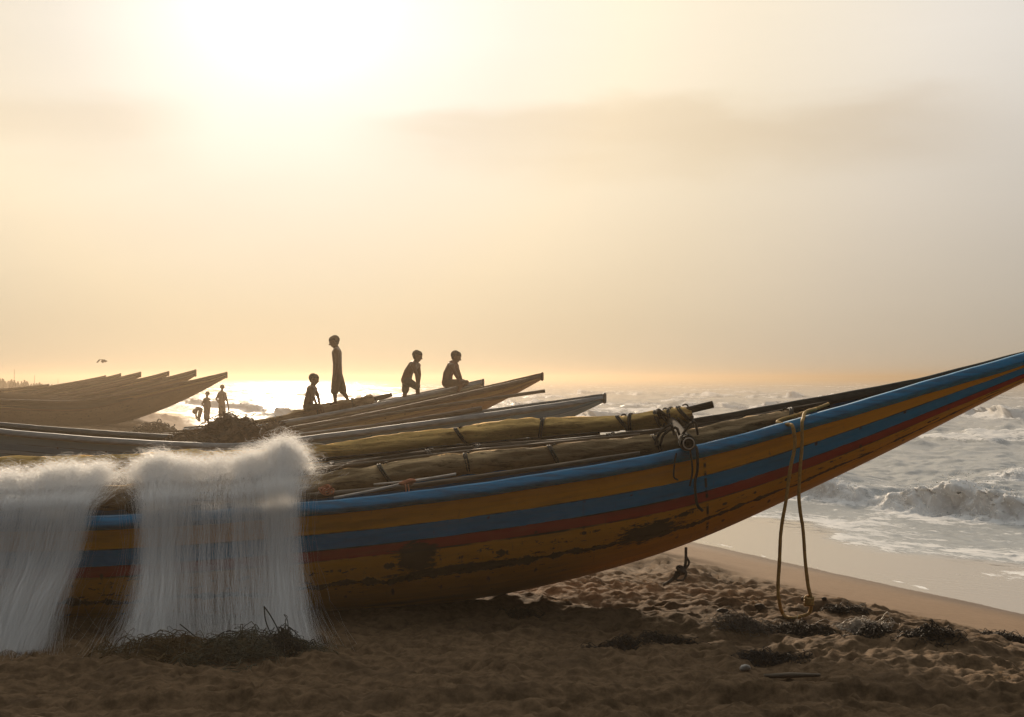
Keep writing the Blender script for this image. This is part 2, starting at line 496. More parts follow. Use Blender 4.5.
M['rag_orange'] = simple_mat('orange_rag', (0.62, 0.24, 0.11), (0.45, 0.16, 0.08), 0.85, 30)
M['cane'] = simple_mat('pale_cane', (0.66, 0.56, 0.46), (0.5, 0.41, 0.32), 0.6, 15)
M['weed'] = simple_mat('dried_seaweed', (0.032, 0.022, 0.013), (0.014, 0.010, 0.007), 0.7, 30)
M['heap_net'] = simple_mat('brown_net_cord', (0.16, 0.095, 0.045), (0.085, 0.055, 0.03), 0.9, 12, (1, 1, 1), 1.0, 30, dist=0.02)
M['green_cord'] = simple_mat('green_net_cord', (0.075, 0.075, 0.05), (0.12, 0.095, 0.05), 0.8, 14)
M['brown_cord'] = simple_mat('rust_net_cord', (0.13, 0.075, 0.025), (0.085, 0.06, 0.025), 0.8, 14)
M['stone'] = simple_mat('dark_stone', (0.08, 0.065, 0.05), (0.045, 0.037, 0.03), 0.8, 20, bump=0.5)
M['shell'] = simple_mat('pale_shell', (0.5, 0.45, 0.38), (0.35, 0.3, 0.25), 0.6, 20)
M['skin'] = simple_mat('dark_skin', (0.12, 0.062, 0.03), (0.10, 0.05, 0.025), 0.5, 10)
M['hair'] = simple_mat('black_hair', (0.012, 0.010, 0.009), (0.02, 0.017, 0.015), 0.9, 80)
M['cloth_brown'] = simple_mat('brown_cotton', (0.10, 0.065, 0.035), (0.075, 0.05, 0.03), 0.9, 20)
M['cloth_grey'] = simple_mat('grey_cotton', (0.085, 0.078, 0.06), (0.06, 0.055, 0.045), 0.9, 20)
M['cloth_red'] = simple_mat('faded_red_cotton', (0.16, 0.06, 0.035), (0.12, 0.05, 0.03), 0.9, 20)
M['far_dark'] = simple_mat('far_people', (0.07, 0.05, 0.035), (0.04, 0.03, 0.025), 0.9, 3)
M['grey_rim'] = simple_mat('weathered_rail', (0.24, 0.25, 0.24), (0.14, 0.15, 0.15), 0.7, 5, (1, 6, 6), 0.4, 20)
M['brown_rim'] = simple_mat('brown_rail', (0.15, 0.085, 0.04), (0.09, 0.055, 0.03), 0.7, 5, (1, 6, 6), 0.4, 20)

# thread of the white nets: scatters light both ways
m, tt, bs, out = material('white_net_thread')
df = tt.n('ShaderNodeBsdfDiffuse'); df.inputs[0].default_value = (0.94, 0.93, 0.92, 1)
tl = tt.n('ShaderNodeBsdfTranslucent'); tl.inputs[0].default_value = (0.97, 0.96, 0.94, 1)
mx = tt.n('ShaderNodeMixShader'); mx.inputs[0].default_value = 0.68
tt.t.links.new(df.outputs[0], mx.inputs[1]); tt.t.links.new(tl.outputs[0], mx.inputs[2])
gl = tt.n('ShaderNodeBsdfGlossy'); gl.inputs[0].default_value = (0.95, 0.94, 0.92, 1); gl.inputs['Roughness'].default_value = 0.38
mx2 = tt.n('ShaderNodeMixShader'); mx2.inputs[0].default_value = 0.22
tt.t.links.new(mx.outputs[0], mx2.inputs[1]); tt.t.links.new(gl.outputs[0], mx2.inputs[2])
tr_ = tt.n('ShaderNodeBsdfTransparent')
mx3 = tt.n('ShaderNodeMixShader'); mx3.inputs[0].default_value = 0.30
tt.t.links.new(mx2.outputs[0], mx3.inputs[1]); tt.t.links.new(tr_.outputs[0], mx3.inputs[2])
tt.t.links.new(mx3.outputs[0], out.inputs[0])
M['net'] = m


# ------------------------------------------------------------------ the beach: one sheet to the horizon
SEA = -0.55


def shore_x(Y):
    Y = np.asarray(Y, float)
    wig = 0.5 * np.sin(Y * 0.11 + 0.8) * smooth(Y, 24, 60) + 0.25 * np.sin(Y * 0.33) * smooth(Y, 16, 30)
    return 2.69 - 0.40 * (Y - 18.4) + 0.0003 * np.clip(Y - 18.4, 0, 80) ** 2 + wig


HEAPS = []   # low dunes: x, y, radius x, radius y, height


def sand_base(X, Y):
    dd = (shore_x(Y) - X) / math.sqrt(1 + 0.16)
    tt_ = np.clip(dd / 4.6, 0, 1)
    z = SEA * (1 - tt_) ** 1.7
    z = np.where(dd < 0, SEA + 0.10 * dd, z)
    z = np.maximum(z, -1.6)
    z = z + smooth(dd, 25, 120) * 0.5
    return z, dd


_rg = np.random.default_rng(12)
PRINTS = []
for _k in range(900):
    _y = 5.7 + 7.5 * _rg.uniform() ** 1.2
    PRINTS.append((_rg.uniform(-.62, .62) * _y, _y, _rg.uniform(0, 3.14), _rg.uniform(.06, .13), _rg.uniform(.035, .055), _rg.uniform(.012, .034)))
PRINTS = np.array(PRINTS)


def prints(X, Y):
    """footprints: a dent with a pushed-up lip"""
    out = np.zeros(X.shape)
    def one(x, y, p):
        dx_, dy_ = x - p[0], y - p[1]
        c_, s_ = math.cos(p[2]), math.sin(p[2])
        q_ = ((dx_ * c_ + dy_ * s_) / p[3]) ** 2 + ((-dx_ * s_ + dy_ * c_) / p[4]) ** 2
        return .85 * p[5] * (-np.exp(-q_ ** 1.5) + .55 * np.exp(-((np.sqrt(q_) - 1.35) / .35) ** 2))
    if X.ndim == 2 and X.shape[0] > 200:
        ry = Y[:, 0]
        for p in PRINTS:
            a_, b_ = np.searchsorted(ry, (p[1] - .3, p[1] + .3))
            out[a_:b_] += one(X[a_:b_], Y[a_:b_], p)
    elif X.size < 6000 and X.size:
        near_ = (np.abs(PRINTS[:, 0] - X.mean()) < .3 + np.ptp(X) / 2 + abs(X.mean() - (X.max() + X.min()) / 2)) & (np.abs(PRINTS[:, 1] - Y.mean()) < .3 + np.ptp(Y) / 2 + abs(Y.mean() - (Y.max() + Y.min()) / 2))
        for p in PRINTS[near_]:
            out += one(X, Y, p)
    return out


def sand_height(X, Y):
    z, dd = sand_base(X, Y)
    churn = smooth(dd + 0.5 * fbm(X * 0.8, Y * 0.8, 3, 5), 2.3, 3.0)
    # long low undulations, footprints and trampled lumps
    z = z + churn * (0.05 * fbm(X * 0.7, Y * 0.9, 3, 11) + 0.055 * fbm(X * 2.6, Y * 2.9, 4, 21, 0.6))
    near = smooth(Y, 40, 16)
    lump = fbm(X * 6.5, Y * 5.2, 3, 31)
    z = z + churn * near * (0.026 * (0.30 - np.abs(lump)) + 0.026 * fbm(X * 13, Y * 11, 4, 41, .62))
    z = z + churn * prints(X, Y)
    z = z + (1 - churn) * 0.010 * fbm(X * 1.2, Y * 1.2, 3, 51)
    # tyre / drag ruts along the boats in the very front
    z = z - 0.03 * churn * np.exp(-((Y - 7.15 - 0.06 * np.sin(X * 1.3) - 0.03 * X) / 0.07) ** 2)
    z = z + 0.03 * churn * np.exp(-((Y - 7.32 - 0.06 * np.sin(X * 1.3) - 0.03 * X) / 0.09) ** 2)
    # sand pushed up along the crest and banked against the hull
    z = z + 0.06 * np.exp(-((dd - 3.3) / 0.45) ** 2) * (0.6 + 1.3 * fbm(X * 2, Y * 2, 3, 61)) * near
    z = z + 0.09 * np.exp(-((Y - 9.95) / 0.5) ** 2) * smooth(X, 0.75, 0.1)
    for hx, hy, rx, ry, hh in HEAPS:
        z = z + hh * np.exp(-((X - hx) / rx) ** 2 - ((Y - hy) / ry) ** 2) * (1 + 0.5 * fbm(X * 5, Y * 5, 3, 71))
    return z, dd, churn


HEAPS += [(0.62, 9.6, 0.28, 0.2, 0.07), (1.15, 9.4, 0.5, 0.2, 0.06), (2.2, 8.75, 0.35, 0.16, 0.07), (2.75, 8.65, 0.45, 0.14, 0.08),
          (-14.5, 58, 4.0, 6.0, 0.35), (-17, 44, 6, 5, 0.08)]
rows = np.concatenate([[-60, -30, -15, -8, -3, 0, 2, 3.5, 4.5, 5.2], np.arange(5.6, 12.2, 0.022), 12.2 * 1.0085 ** np.arange(1, 400)])
rows = np.concatenate([rows, rows[-1] * 1.10 ** np.arange(1, 40)])
rows = rows[rows < 4200]
cc = np.concatenate([-np.geomspace(6, 0.45, 26), np.arange(-0.44, 0.44, 0.00125), np.geomspace(0.45, 6, 26)])
Yg, Cg = np.meshgrid(rows, cc, indexing='ij')
Xg = Cg * (8 + np.maximum(Yg, 0) * 0.9)
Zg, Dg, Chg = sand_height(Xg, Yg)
m, tt, bs, _ = material('beach_sand')
co = tt.n('ShaderNodeTexCoord').outputs['Object']
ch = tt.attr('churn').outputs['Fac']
wet = tt.attr('wet').outputs['Fac']
n1 = tt.noise(co, 1.7, 5, 0.6)
n2 = tt.noise(co, 14.0, 5, 0.65)
n3 = tt.noise(co, 220.0, 3, 0.6)
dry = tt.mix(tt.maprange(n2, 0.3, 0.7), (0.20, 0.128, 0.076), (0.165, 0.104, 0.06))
chc = tt.mix(tt.maprange(n2, 0.3, 0.7), (0.062, 0.037, 0.018), (0.155, 0.096, 0.052))  # wide fine tone contrast paints relief shading into the trampled sand
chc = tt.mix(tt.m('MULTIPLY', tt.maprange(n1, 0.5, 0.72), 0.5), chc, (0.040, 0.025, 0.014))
colr = tt.mix(ch, dry, chc)  # churned sand's darker tone, debris patches included, also paints in foreground shade
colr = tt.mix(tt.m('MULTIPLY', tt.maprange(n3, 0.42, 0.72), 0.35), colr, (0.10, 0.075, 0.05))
colr = tt.mix(tt.m('MULTIPLY', wet, 0.8), colr, (0.10, 0.068, 0.045))
tt.put(bs.inputs['Base Color'], colr)
tt.put(bs.inputs['Roughness'], tt.m('SUBTRACT', 0.97, tt.m('MULTIPLY', wet, 0.45)))
bs.inputs['Specular IOR Level'].default_value = 0.06
bp = tt.n('ShaderNodeBump'); bp.inputs['Distance'].default_value = 0.012
tt.put(bp.inputs['Strength'], tt.m('ADD', 0.08, tt.m('MULTIPLY', ch, 0.5)))
tt.put(bp.inputs['Height'], tt.m('ADD', tt.m('MULTIPLY', n2, 1.0), tt.m('MULTIPLY', n3, 0.25)))
tt.t.links.new(bp.outputs[0], bs.inputs['Normal'])
wetA = smooth(Dg + 0.35 * fbm(Xg * 0.7, Yg * 0.7, 3, 81), 1.5, 0.1)
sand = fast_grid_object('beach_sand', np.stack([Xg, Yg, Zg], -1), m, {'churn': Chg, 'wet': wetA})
tag(sand, kind='structure')


def ground(x, y):
    return float(sand_height(np.array([x]), np.array([y]))[0][0])


# ------------------------------------------------------------------ the sea
rows = np.concatenate([[-60, -25, -8, 0, 4, 7, 9], 10 * 1.0030 ** np.arange(0, 450)])
rows = np.concatenate([rows, rows[-1] * 1.0062 ** np.arange(1, 400)])
rows = np.concatenate([rows, rows[-1] * 1.035 ** np.arange(1, 95)])
rows = rows[rows < 9000]
q = np.concatenate([np.arange(-0.06, 0.62, 0.0016), 0.62 * 1.03 ** np.arange(0, 110)])
q = q[q < 12]
Yg, Qg = np.meshgrid(rows, q, indexing='ij')
OFF = Qg * (11 + np.maximum(Yg, 0))            # metres out from the waterline along X
Xg = shore_x(Yg) + OFF
off = OFF / math.sqrt(1.16)                    # square to the shore
al = Yg * 1.07 - 0.37 * off                    # along the shore
rise = smooth(off, 2.6, 9.0)
deep = smooth(off, 6, 40)
nx, ny = 0.93, 0.37
ph = off + 1.6 * fbm(al * 0.05, off * 0.05, 3, 101) * 3
far = 1.0 / (1 + (Yg / 260.0) ** 2)
Z = SEA + 0 * Xg
for lam, am, wob, sd_ in ((17.0, 0.20, 2.5, 1), (9.5, 0.13, 2.2, 2), (5.3, 0.085, 1.5, 3)):
    phs = off + wob * 2.6 * fbm(al / (lam * 1.6), off / (lam * 2.2), 3, 110 + sd_)
    s_ = 0.5 + 0.5 * np.sin(2 * math.pi * phs / lam + sd_ * 1.7)
    env = 0.45 + 1.1 * (0.5 + vnoise(al / (lam * 2.4), off / (lam * 1.2), 120 + sd_))
    Z = Z + rise * am * env * (s_ ** 1.8 - 0.4)
chop = fbm(al * 0.55, off * 1.1, 5, 131, 0.6)
Z = Z + rise * (0.20 * chop) * (0.5 + 0.5 * deep)
ridge = 0.5 - np.abs(fbm(al * 0.9, off * 1.9, 4, 141, 0.55)) * 1.6
Z = Z + rise * 0.06 * ridge
Z = Z + smooth(off, 1.6, 3.2) * 0.018 * fbm(al * 5, off * 7, 4, 151, 0.6)
XS = np.zeros_like(Z)
foam = np.zeros_like(Z)
face_all = np.zeros_like(Z)


def breaker(o0, wob, a0, a1, hgt, seed, curl=0.35):
    """one breaking wave: crest line o0 metres out, between a0 and a1 along the shore"""
    global Z, XS, foam, face_all
    lo = o0 + wob * fbm(al * 0.13, 0 * al, 3, seed) * 2
    dlt = off - lo
    env = smooth(al, a0, a0 + 2.2) * smooth(al, a1, a1 - 2.2) * (0.72 + 0.9 * vnoise(al * 0.45, 0 * al, seed + 3) + 0.25 * vnoise(al * 1.7, 0 * al, seed + 4))
    env = np.clip(env, 0, 1.4)
    prof = np.where(dlt < 0, np.exp(-(dlt / 0.36) ** 2), np.exp(-(dlt / 1.5) ** 2))
    Z = Z + hgt * env * prof
    XS = XS - curl * env * np.exp(-((dlt + 0.0) / 0.42) ** 2) * prof
    face = np.exp(-((dlt + 0.26) / 0.55) ** 2) * env
    nz = fbm(al * 3.1, off * 3.6, 4, seed + 5, 0.6)
    Z = Z + face * hgt * 0.22 * nz + face * 0.08 * fbm(al * 8, off * 10, 4, seed + 8, .7)
    XS = XS - face * 0.16 * fbm(al * 6.0 + 9, off * 6, 4, seed + 6, .6)
    face_all = np.maximum(face_all, face)
    foam = np.maximum(foam, np.clip(face * 1.7, 0, 1))
    # wash running in front of it and lace behind
    foam = np.maximum(foam, 0.80 * env * smooth(dlt, -3.6, -0.5) * smooth(dlt, 0.4, -0.3))
    foam = np.maximum(foam, 0.42 * env * smooth(dlt, 5.0, 0.4) * smooth(dlt, -0.4, 0.4))


breaker(6.0, 0.8, 19.0, 33.0, 0.50, 201)
breaker(4.0, 0.5, 11.0, 18.5, 0.22, 211, 0.2)
breaker(12.5, 1.2, 22.0, 30.0, 0.20, 221, 0.10)
breaker(9.0, 1.0, 38.0, 66.0, 0.45, 231)
breaker(8.0, 1.0, 78.0, 130.0, 0.5, 241)
breaker(24.0, 2.0, 52.0, 86.0, 0.42, 251)
breaker(44.0, 3.0, 60.0, 110.0, 0.5, 261)
breaker(70.0, 3.0, 120.0, 190.0, 0.6, 271)
breaker(95.0, 3.0, 90.0, 160.0, 0.6, 281)
breaker(30.0, 2.0, 100.0, 180.0, 0.5, 291)
# swash edge foam and scattered whitecaps
edge_o = 2.5 + 1.0 * fbm(al * 0.22, 0 * al, 3, 301) * 2 + 0.3 * fbm(al * 1.4, off * 0.8, 3, 303)
foam = np.maximum(foam, 0.62 * smooth(off, edge_o - 0.15, edge_o + 0.3) * smooth(off, edge_o + 3.4, edge_o + 0.5))
foam = np.maximum(foam, 0.36 * smooth(off, edge_o, edge_o + 1) * smooth(off, 20, 8))
foam = np.maximum(foam, 0.50 * np.exp(-((off - 0.16 - 0.22 * fbm(al * 0.5, 0 * al, 3, 321) - 0.06 * fbm(al * 3, 0 * al, 2, 322)) / 0.05) ** 2))
foam = np.maximum(foam, 0.40 * np.exp(-((off - 1.3 - 0.7 * fbm(al * 0.3, 0 * al, 3, 331)) / 0.10) ** 2) * smooth(vnoise(al * .5, 0 * al, 332), -.1, .2))
caps = smooth(vnoise(al * 0.11, off * 0.16, 311) + 0.55 * fbm(al * 0.35, off * 0.8, 3, 313), 0.28, 0.55)
foam = np.maximum(foam, 0.75 * caps * smooth(off, 14, 24))
Z = Z + 0.22 * caps * smooth(off, 14, 24)
Z = np.where(off < 1.5, SEA + (Z - SEA) * smooth(off, 0.6, 1.5), Z)
Z = SEA + (Z - SEA) * (0.25 + 0.75 * far)
m, tt, bs, _ = material('sea_water')
co = tt.n('ShaderNodeTexCoord').outputs['Object']
fo = tt.attr('foam').outputs['Fac']
sw = tt.attr('swash').outputs['Fac']
sx, sy, sz = tt.sep(co)[:3]
lv = tt.comb(tt.m('MULTIPLY', tt.m('ADD', sx, tt.m('MULTIPLY', sy, 0.4)), 1.6), tt.m('MULTIPLY', sy, 0.85), sz)
lace = tt.noise(lv, 1.5, 7, 0.66, 0.8)
lace2 = tt.noise(lv, 7.0, 5, 0.65, 0.4)
lc = tt.m('ADD', tt.m('MULTIPLY', lace, 0.65), tt.m('MULTIPLY', lace2, 0.35))
thr = tt.m('SUBTRACT', 0.675, tt.m('MULTIPLY', fo, 0.36))
fm = tt.maprange(lc, thr, tt.m('ADD', thr, 0.09))
fm = tt.m('MULTIPLY', fm, tt.maprange(fo, 0.02, 0.2))
wc = tt.mix(sw, (0.36, 0.37, 0.365), (0.30, 0.25, 0.19))
tt.put(bs.inputs['Base Color'], tt.mix(fm, wc, (0.64, 0.63, 0.61)))
tt.put(bs.inputs['Roughness'], tt.m('ADD', tt.m('SUBTRACT', 0.15, tt.m('MULTIPLY', sw, 0.07)), tt.m('MULTIPLY', fm, 0.6)))
bs.inputs['IOR'].default_value = 1.33
tt.put(bs.inputs['Specular IOR Level'], tt.m('ADD', 0.012, tt.m('MULTIPLY', sw, 0.5)))
bp = tt.n('ShaderNodeBump'); bp.inputs['Distance'].default_value = 0.05
tt.put(bp.inputs['Strength'], tt.m('SUBTRACT', 0.16, tt.m('MULTIPLY', sw, 0.13)))
tt.put(bp.inputs['Height'], tt.m('ADD', tt.noise(lv, 4.0, 5, 0.6), tt.m('MULTIPLY', fm, tt.m('ADD', tt.m('MULTIPLY', lace2, 1.5), tt.m('MULTIPLY', tt.noise(co, 13.0, 6, 0.75), 5.0)))))
tt.t.links.new(bp.outputs[0], bs.inputs['Normal'])
sw_a = smooth(off, edge_o + 0.4, edge_o - 0.2)
sea = fast_grid_object('sea', np.stack([Xg + XS, Yg + XS * 0.37, Z], -1), m, {'foam': foam, 'swash': sw_a})
tag(sea, kind='structure')
# spray thrown off the breaking crests
rg = np.random.default_rng(77)
mask = (face_all > .45) & (Yg < 45) & (Yg > 12)
ii = np.flatnonzero(mask.reshape(-1))
ii = rg.choice(ii, 9000)
PT = np.stack([Xg + XS, Yg + XS * 0.37, Z], -1).reshape(-1, 3)[ii]
PT = PT + np.stack([rg.normal(-.03, .10, len(ii)), rg.normal(0, .10, len(ii)), np.abs(rg.normal(0, .065, len(ii)))], -1)
rd = rg.uniform(.003, .011, len(ii)) * np.where(rg.uniform(0, 1, len(ii)) < .1, 1.8, 1)
tet = np.array([(1, 1, 1), (-1, -1, 1), (-1, 1, -1), (1, -1, -1)]) * .7
mb = MB()
mb.V.append((PT[:, None] + tet[None] * rd[:, None, None]).reshape(-1, 3)); mb.n = len(PT) * 4
mb.Fq = [(4 * k + a, 4 * k + b, 4 * k + c) for k in range(len(PT)) for a, b, c in ((0, 1, 2), (0, 3, 1), (0, 2, 3), (1, 3, 2))]
tag(mb.build('sea_spray', simple_mat('spray', (.8, .8, .78), (.7, .7, .69), .3, 5)), kind='stuff')


# ------------------------------------------------------------------ boats
def soften(a, k=2):
    for _ in range(k):
        b = a.copy(); b[1:-1] = (a[:-2] + 2 * a[1:-1] + a[2:]) / 4; a = b
    return a


NST, NLO = 9, 15


def boat(name, X, yc, b, zg, zs, zk, zgf, hullm, rimm, inm, label, group=None, rim_h=0.10, rim_out=0.028, rim_frac=0.0, in_far=None, rim_far=None):
    """a pirogue from arrays along X: half beam b, gunwale zg (near) / zgf (far), plank foot zs, keel zk"""
    n = len(X)
    yc = np.full(n, yc) if np.isscalar(yc) else yc
    root = empty(name, (float(X[n // 2]), float(yc[n // 2]), 0))
    tag(root, label, 'boat', group)
    loc = np.array(root.location)
    tilt = (zgf - zg)
    half = []
    for side in (-1, 1):
        top = zg if side < 0 else zgf
        foot = zs if side < 0 else zs + tilt * 0.85
        pts, vv = [], []
        for k in range(NST):
            f = k / (NST - 1)
            pts.append(np.stack([X, yc + side * b * (1 - 0.07 * f - 0.02 * math.sin(f * math.pi)), top * (1 - f) + foot * f], -1)); vv.append(f)
        for k in range(1, NLO):
            a = k / (NLO - 1) * math.pi / 2
            cy, cz = math.cos(a) ** (2 / 2.5), math.sin(a) ** (2 / 2.1)
            pts.append(np.stack([X, yc + side * b * 0.93 * cy, foot - (foot - zk) * cz], -1)); vv.append(1 + k / (NLO - 1))
        half.append((pts, vv))
    ring = half[0][0] + half[1][0][::-1][1:]
    vs_ = half[0][1] + half[1][1][::-1][1:]
    G = np.stack(ring, 1)
    mb = MB().grid(G)
    vv = np.tile(np.array(vs_), (n, 1)).reshape(-1)
    uv = np.stack([G[..., 0].reshape(-1), vv, 0 * vv], -1)
    mcount = G.shape[1]
    mb.Fq.append(tuple(range(mcount)))                                  # stern plate
    mb.Fq.append(tuple((n - 1) * mcount + k for k in range(mcount))[::-1])   # stem plate
    mb.build('hull', hullm, root, loc=loc, attrs={'hull_uv': uv})
    # inner shell
    w_ = np.clip((b - 0.035) / b, 0.2, 1)
    for side in (-1, 1):
        top = zg if side < 0 else zgf
        pts = []
        for f in np.linspace(0, 1, 8):
            zz = (top - 0.012) * (1 - f) + (zk + 0.06 + (zs - zk) * 0.18) * f
            yy = yc + side * b * w_ * (1 - 0.06 * f - 0.35 * f ** 4)
            pts.append(np.stack([X, yy, zz], -1))
        pts.append(np.stack([X, yc + 0 * X, zk + 0.05 + (zs - zk) * 0.12], -1))
        MB().grid(np.stack(pts, 1)).build('inner_planking', (in_far if (side > 0 and in_far) else inm), root, loc=loc)
        # rail: a plank standing just proud of the hull along the gunwale
        o_, i_ = rim_out, np.minimum(0.075, b * 0.8)
        h_ = np.minimum(rim_h, (zg - zk) * 0.40)
        yo = yc + side * (b + o_); yi = yc + side * np.maximum(b - i_, 0.004)
        jit = 0.0012 * np.array([math.sin(x * 7.1) + math.sin(x * 17.7 + 1) for x in X])
        tp = top + 0.022 + jit
        ym = yo - side * np.minimum(0.036, b * .5)
        sect = [np.stack([X, yi, tp - 0.05], -1), np.stack([X, yi, tp - 0.006], -1), np.stack([X, yi + side * 0.006, tp], -1), np.stack([X, ym, tp - 0.001], -1), np.stack([X, ym + side * 0.008, tp - 0.006], -1),
                np.stack([X, yo - side * 0.004, tp - 0.047], -1), np.stack([X, yo, tp - 0.055], -1), np.stack([X, yo - side * 0.002, tp - h_ * 0.75], -1), np.stack([X, yo - side * 0.012, tp - h_], -1), np.stack([X, yc + side * (b - 0.006), tp - h_ - 0.004], -1)]
        MB().grid(np.stack(sect + [sect[0]], 1)).build('gunwale_rail', (rim_far if (side > 0 and rim_far) else rimm), root, loc=loc)
    # stem block that closes the bow
    mb = MB()
    e = n - 1
    sx_ = 0.05
    mb.box((X[e] + sx_ * 0.5 - 0.005, yc[e], (max(zg[e], zgf[e]) + zk[e]) / 2 + 0.012), (sx_, 2 * b[e] + 0.045, max(zg[e], zgf[e]) - zk[e] + 0.05))
    sb_ = mb.build('stem_block', rimm, root, smooth_=False, loc=loc)
    bmx = bmesh.new(); bmx.from_mesh(sb_.data)
    bmesh.ops.bevel(bmx, geom=list(bmx.edges), offset=min(0.03, b[e] * .6), segments=3, affect='EDGES', profile=.5)
    bmx.to_mesh(sb_.data); bmx.free()
    return root, loc


# --- main boat, from the photograph's profile
PX = np.array([0, 100, 200, 320, 400, 500, 600, 700, 790, 859, 946, 1024, 1095.])
PG = np.array([519, 517, 511.5, 501.5, 494, 480.5, 464.5, 446.5, 421, 401, 375, 352.5, 334.])
PR = np.array([583, 578, 572, 562, 553.5, 540, 525.5, 506.5, 476, 449.5, 411, 379, 346.])
PK = np.array([641, 637, 632, 623, 617, 606, 581, 551, 505, 473, 427, 383, 350.])
PB = np.array([.75, .75, .75, .75, .75, .72, .66, .57, .46, .36, .23, .12, .045])
YC = 10.2
Xm = (PX - 512) / F * (YC - PB)
zg_ = H - (PG - HZ) / F * (YC - PB) - 0.024
zs_ = H - (PR - HZ) / F * (YC - PB * 0.95)
zk_ = H - (PK - HZ) / F * (YC - PB * 0.7)
stern = np.array([[-9.6, .08, 1.75, 1.55, 1.45], [-8.6, .30, 1.34, 1.10, .75], [-7.2, .55, .98, .66, .25], [-5.6, .70, .78, .42, 0.0], [-4.5, .74, .74, .35, -.05]])
Xs = np.concatenate([stern[:, 0], Xm]); bs_ = np.concatenate([stern[:, 1], PB])
zgs = np.concatenate([stern[:, 2], zg_]); zss = np.concatenate([stern[:, 3], zs_]); zks = np.concatenate([stern[:, 4], zk_])
X = np.linspace(Xs[0], Xs[-1], 150)
itp = lambda a: soften(np.interp(X, Xs, a), 30)
bX, zgX, zsX, zkX = itp(bs_), itp(zgs), itp(zss), itp(zks)
zgf = zgX + 0.13 * np.clip((bX - .25) / .30, 0, 1)
main_boat, MLOC = boat('fishing_boat', X, YC, bX, zgX, zsX, zkX, zgf, M['hull_main'], M['rim_blue'], M['inside'],
                       'large yellow wooden pirogue with blue and red stripes, lying nearest on the sand', rim_h=0.088, rim_out=0.026, in_far=M['inside_blue'], rim_far=M['old_rail'])
gz = lambda x: float(np.interp(x, X, zgX))
gb = lambda x: float(np.interp(x, X, bX))
gzf = lambda x: float(np.interp(x, X, zgf))


# crossbeams: round poles lying across both rails
def thwart(x, r=0.045, over=0.1, skew=0.0, parent=main_boat, loc=MLOC):
    y0, y1 = YC - gb(x) - over, YC + gb(x) + 0.05
    pts = np.linspace((x, y0, gz(x) + r + 0.022), (x + skew, y1, gzf(x) + r + 0.022), 9)
    mb = MB().tube(pts, r, 12, wob=0.08, wf=4, seed=int(x * 10))
    o = mb.build('thwart', M['dark_wood'], parent, loc=loc)
    return o, pts


for x in (-5.0, -2.55):
    thwart(x, over=-0.08)
th, tp = thwart(1.175, 0.037, 0.17, 0.02)
# pale worn rim of its sawn end
mb = MB()
c0 = tp[0]; dirv = (tp[1] - tp[0]); dirv /= np.linalg.norm(dirv)
ringp = [c0 + 0.036 * np.array((math.cos(a), 0, math.sin(a))) for a in np.linspace(0, 2 * math.pi, 25)]
mb.tube(ringp, 0.0042, 6, cap=False)
mb.build('worn_edge', M['wood_end'], th, loc=MLOC)
random.seed(4)
mb = MB()
for k in range(5):
    y = tp[0][1] + 0.06 + 0.028 * k + random.uniform(-.01, .01)
    zc = tp[0][2] + 0.004
    rr = 0.044 + random.uniform(0, .010)
    ax = random.uniform(-.03, .03)
    mb.tube([(1.175 + rr * math.cos(a), y + ax * math.sin(a), zc + rr * math.sin(a) * random.uniform(.95, 1.1)) for a in np.linspace(0, 2 * math.pi, 17)], 0.0065, 5, cap=False)
for k in range(3):
    x0 = 1.175 + random.uniform(-.1, .08)
    mb.tube(catmull([(x0, tp[0][1] + .14, zc + .05), (x0 - .03, tp[0][1] + .10, zc + .10 + .02 * k), (x0 - .10, tp[0][1] + .16, zc + .05), (x0 - .12, tp[0][1] + .2, zc - .02)], 10), 0.010, 5)
# lashing tails over the rail and down the planks
yr = YC - gb(1.2) - 0.045
mb.tube(catmull([(1.23, yr + .1, gz(1.2) + .05), (1.245, yr, gz(1.2) + .01), (1.25, yr, gz(1.2) - .12), (1.235, yr + .02, gz(1.2) - .22), (1.25, yr + .03, gz(1.2) - .36), (1.29, yr + .03, gz(1.2) - .41)], 24), 0.010, 6)
mb.tube(catmull([(1.20, yr + .1, gz(1.2) + .04), (1.20, yr, gz(1.2) + .0), (1.215, yr, gz(1.2) - .13), (1.20, yr + .02, gz(1.2) - .24)], 18), 0.007, 6)
mb.tube(catmull([(1.12, yr + .06, gz(1.2) + .0), (1.10, yr, gz(1.2) - .05), (1.09, yr + .005, gz(1.2) - .17), (1.12, yr + .02, gz(1.2) - .20)], 18), 0.006, 6)
mb.build('lashing', M['rope_dark'], th, loc=MLOC)

# --- long bundles lying in the main boat


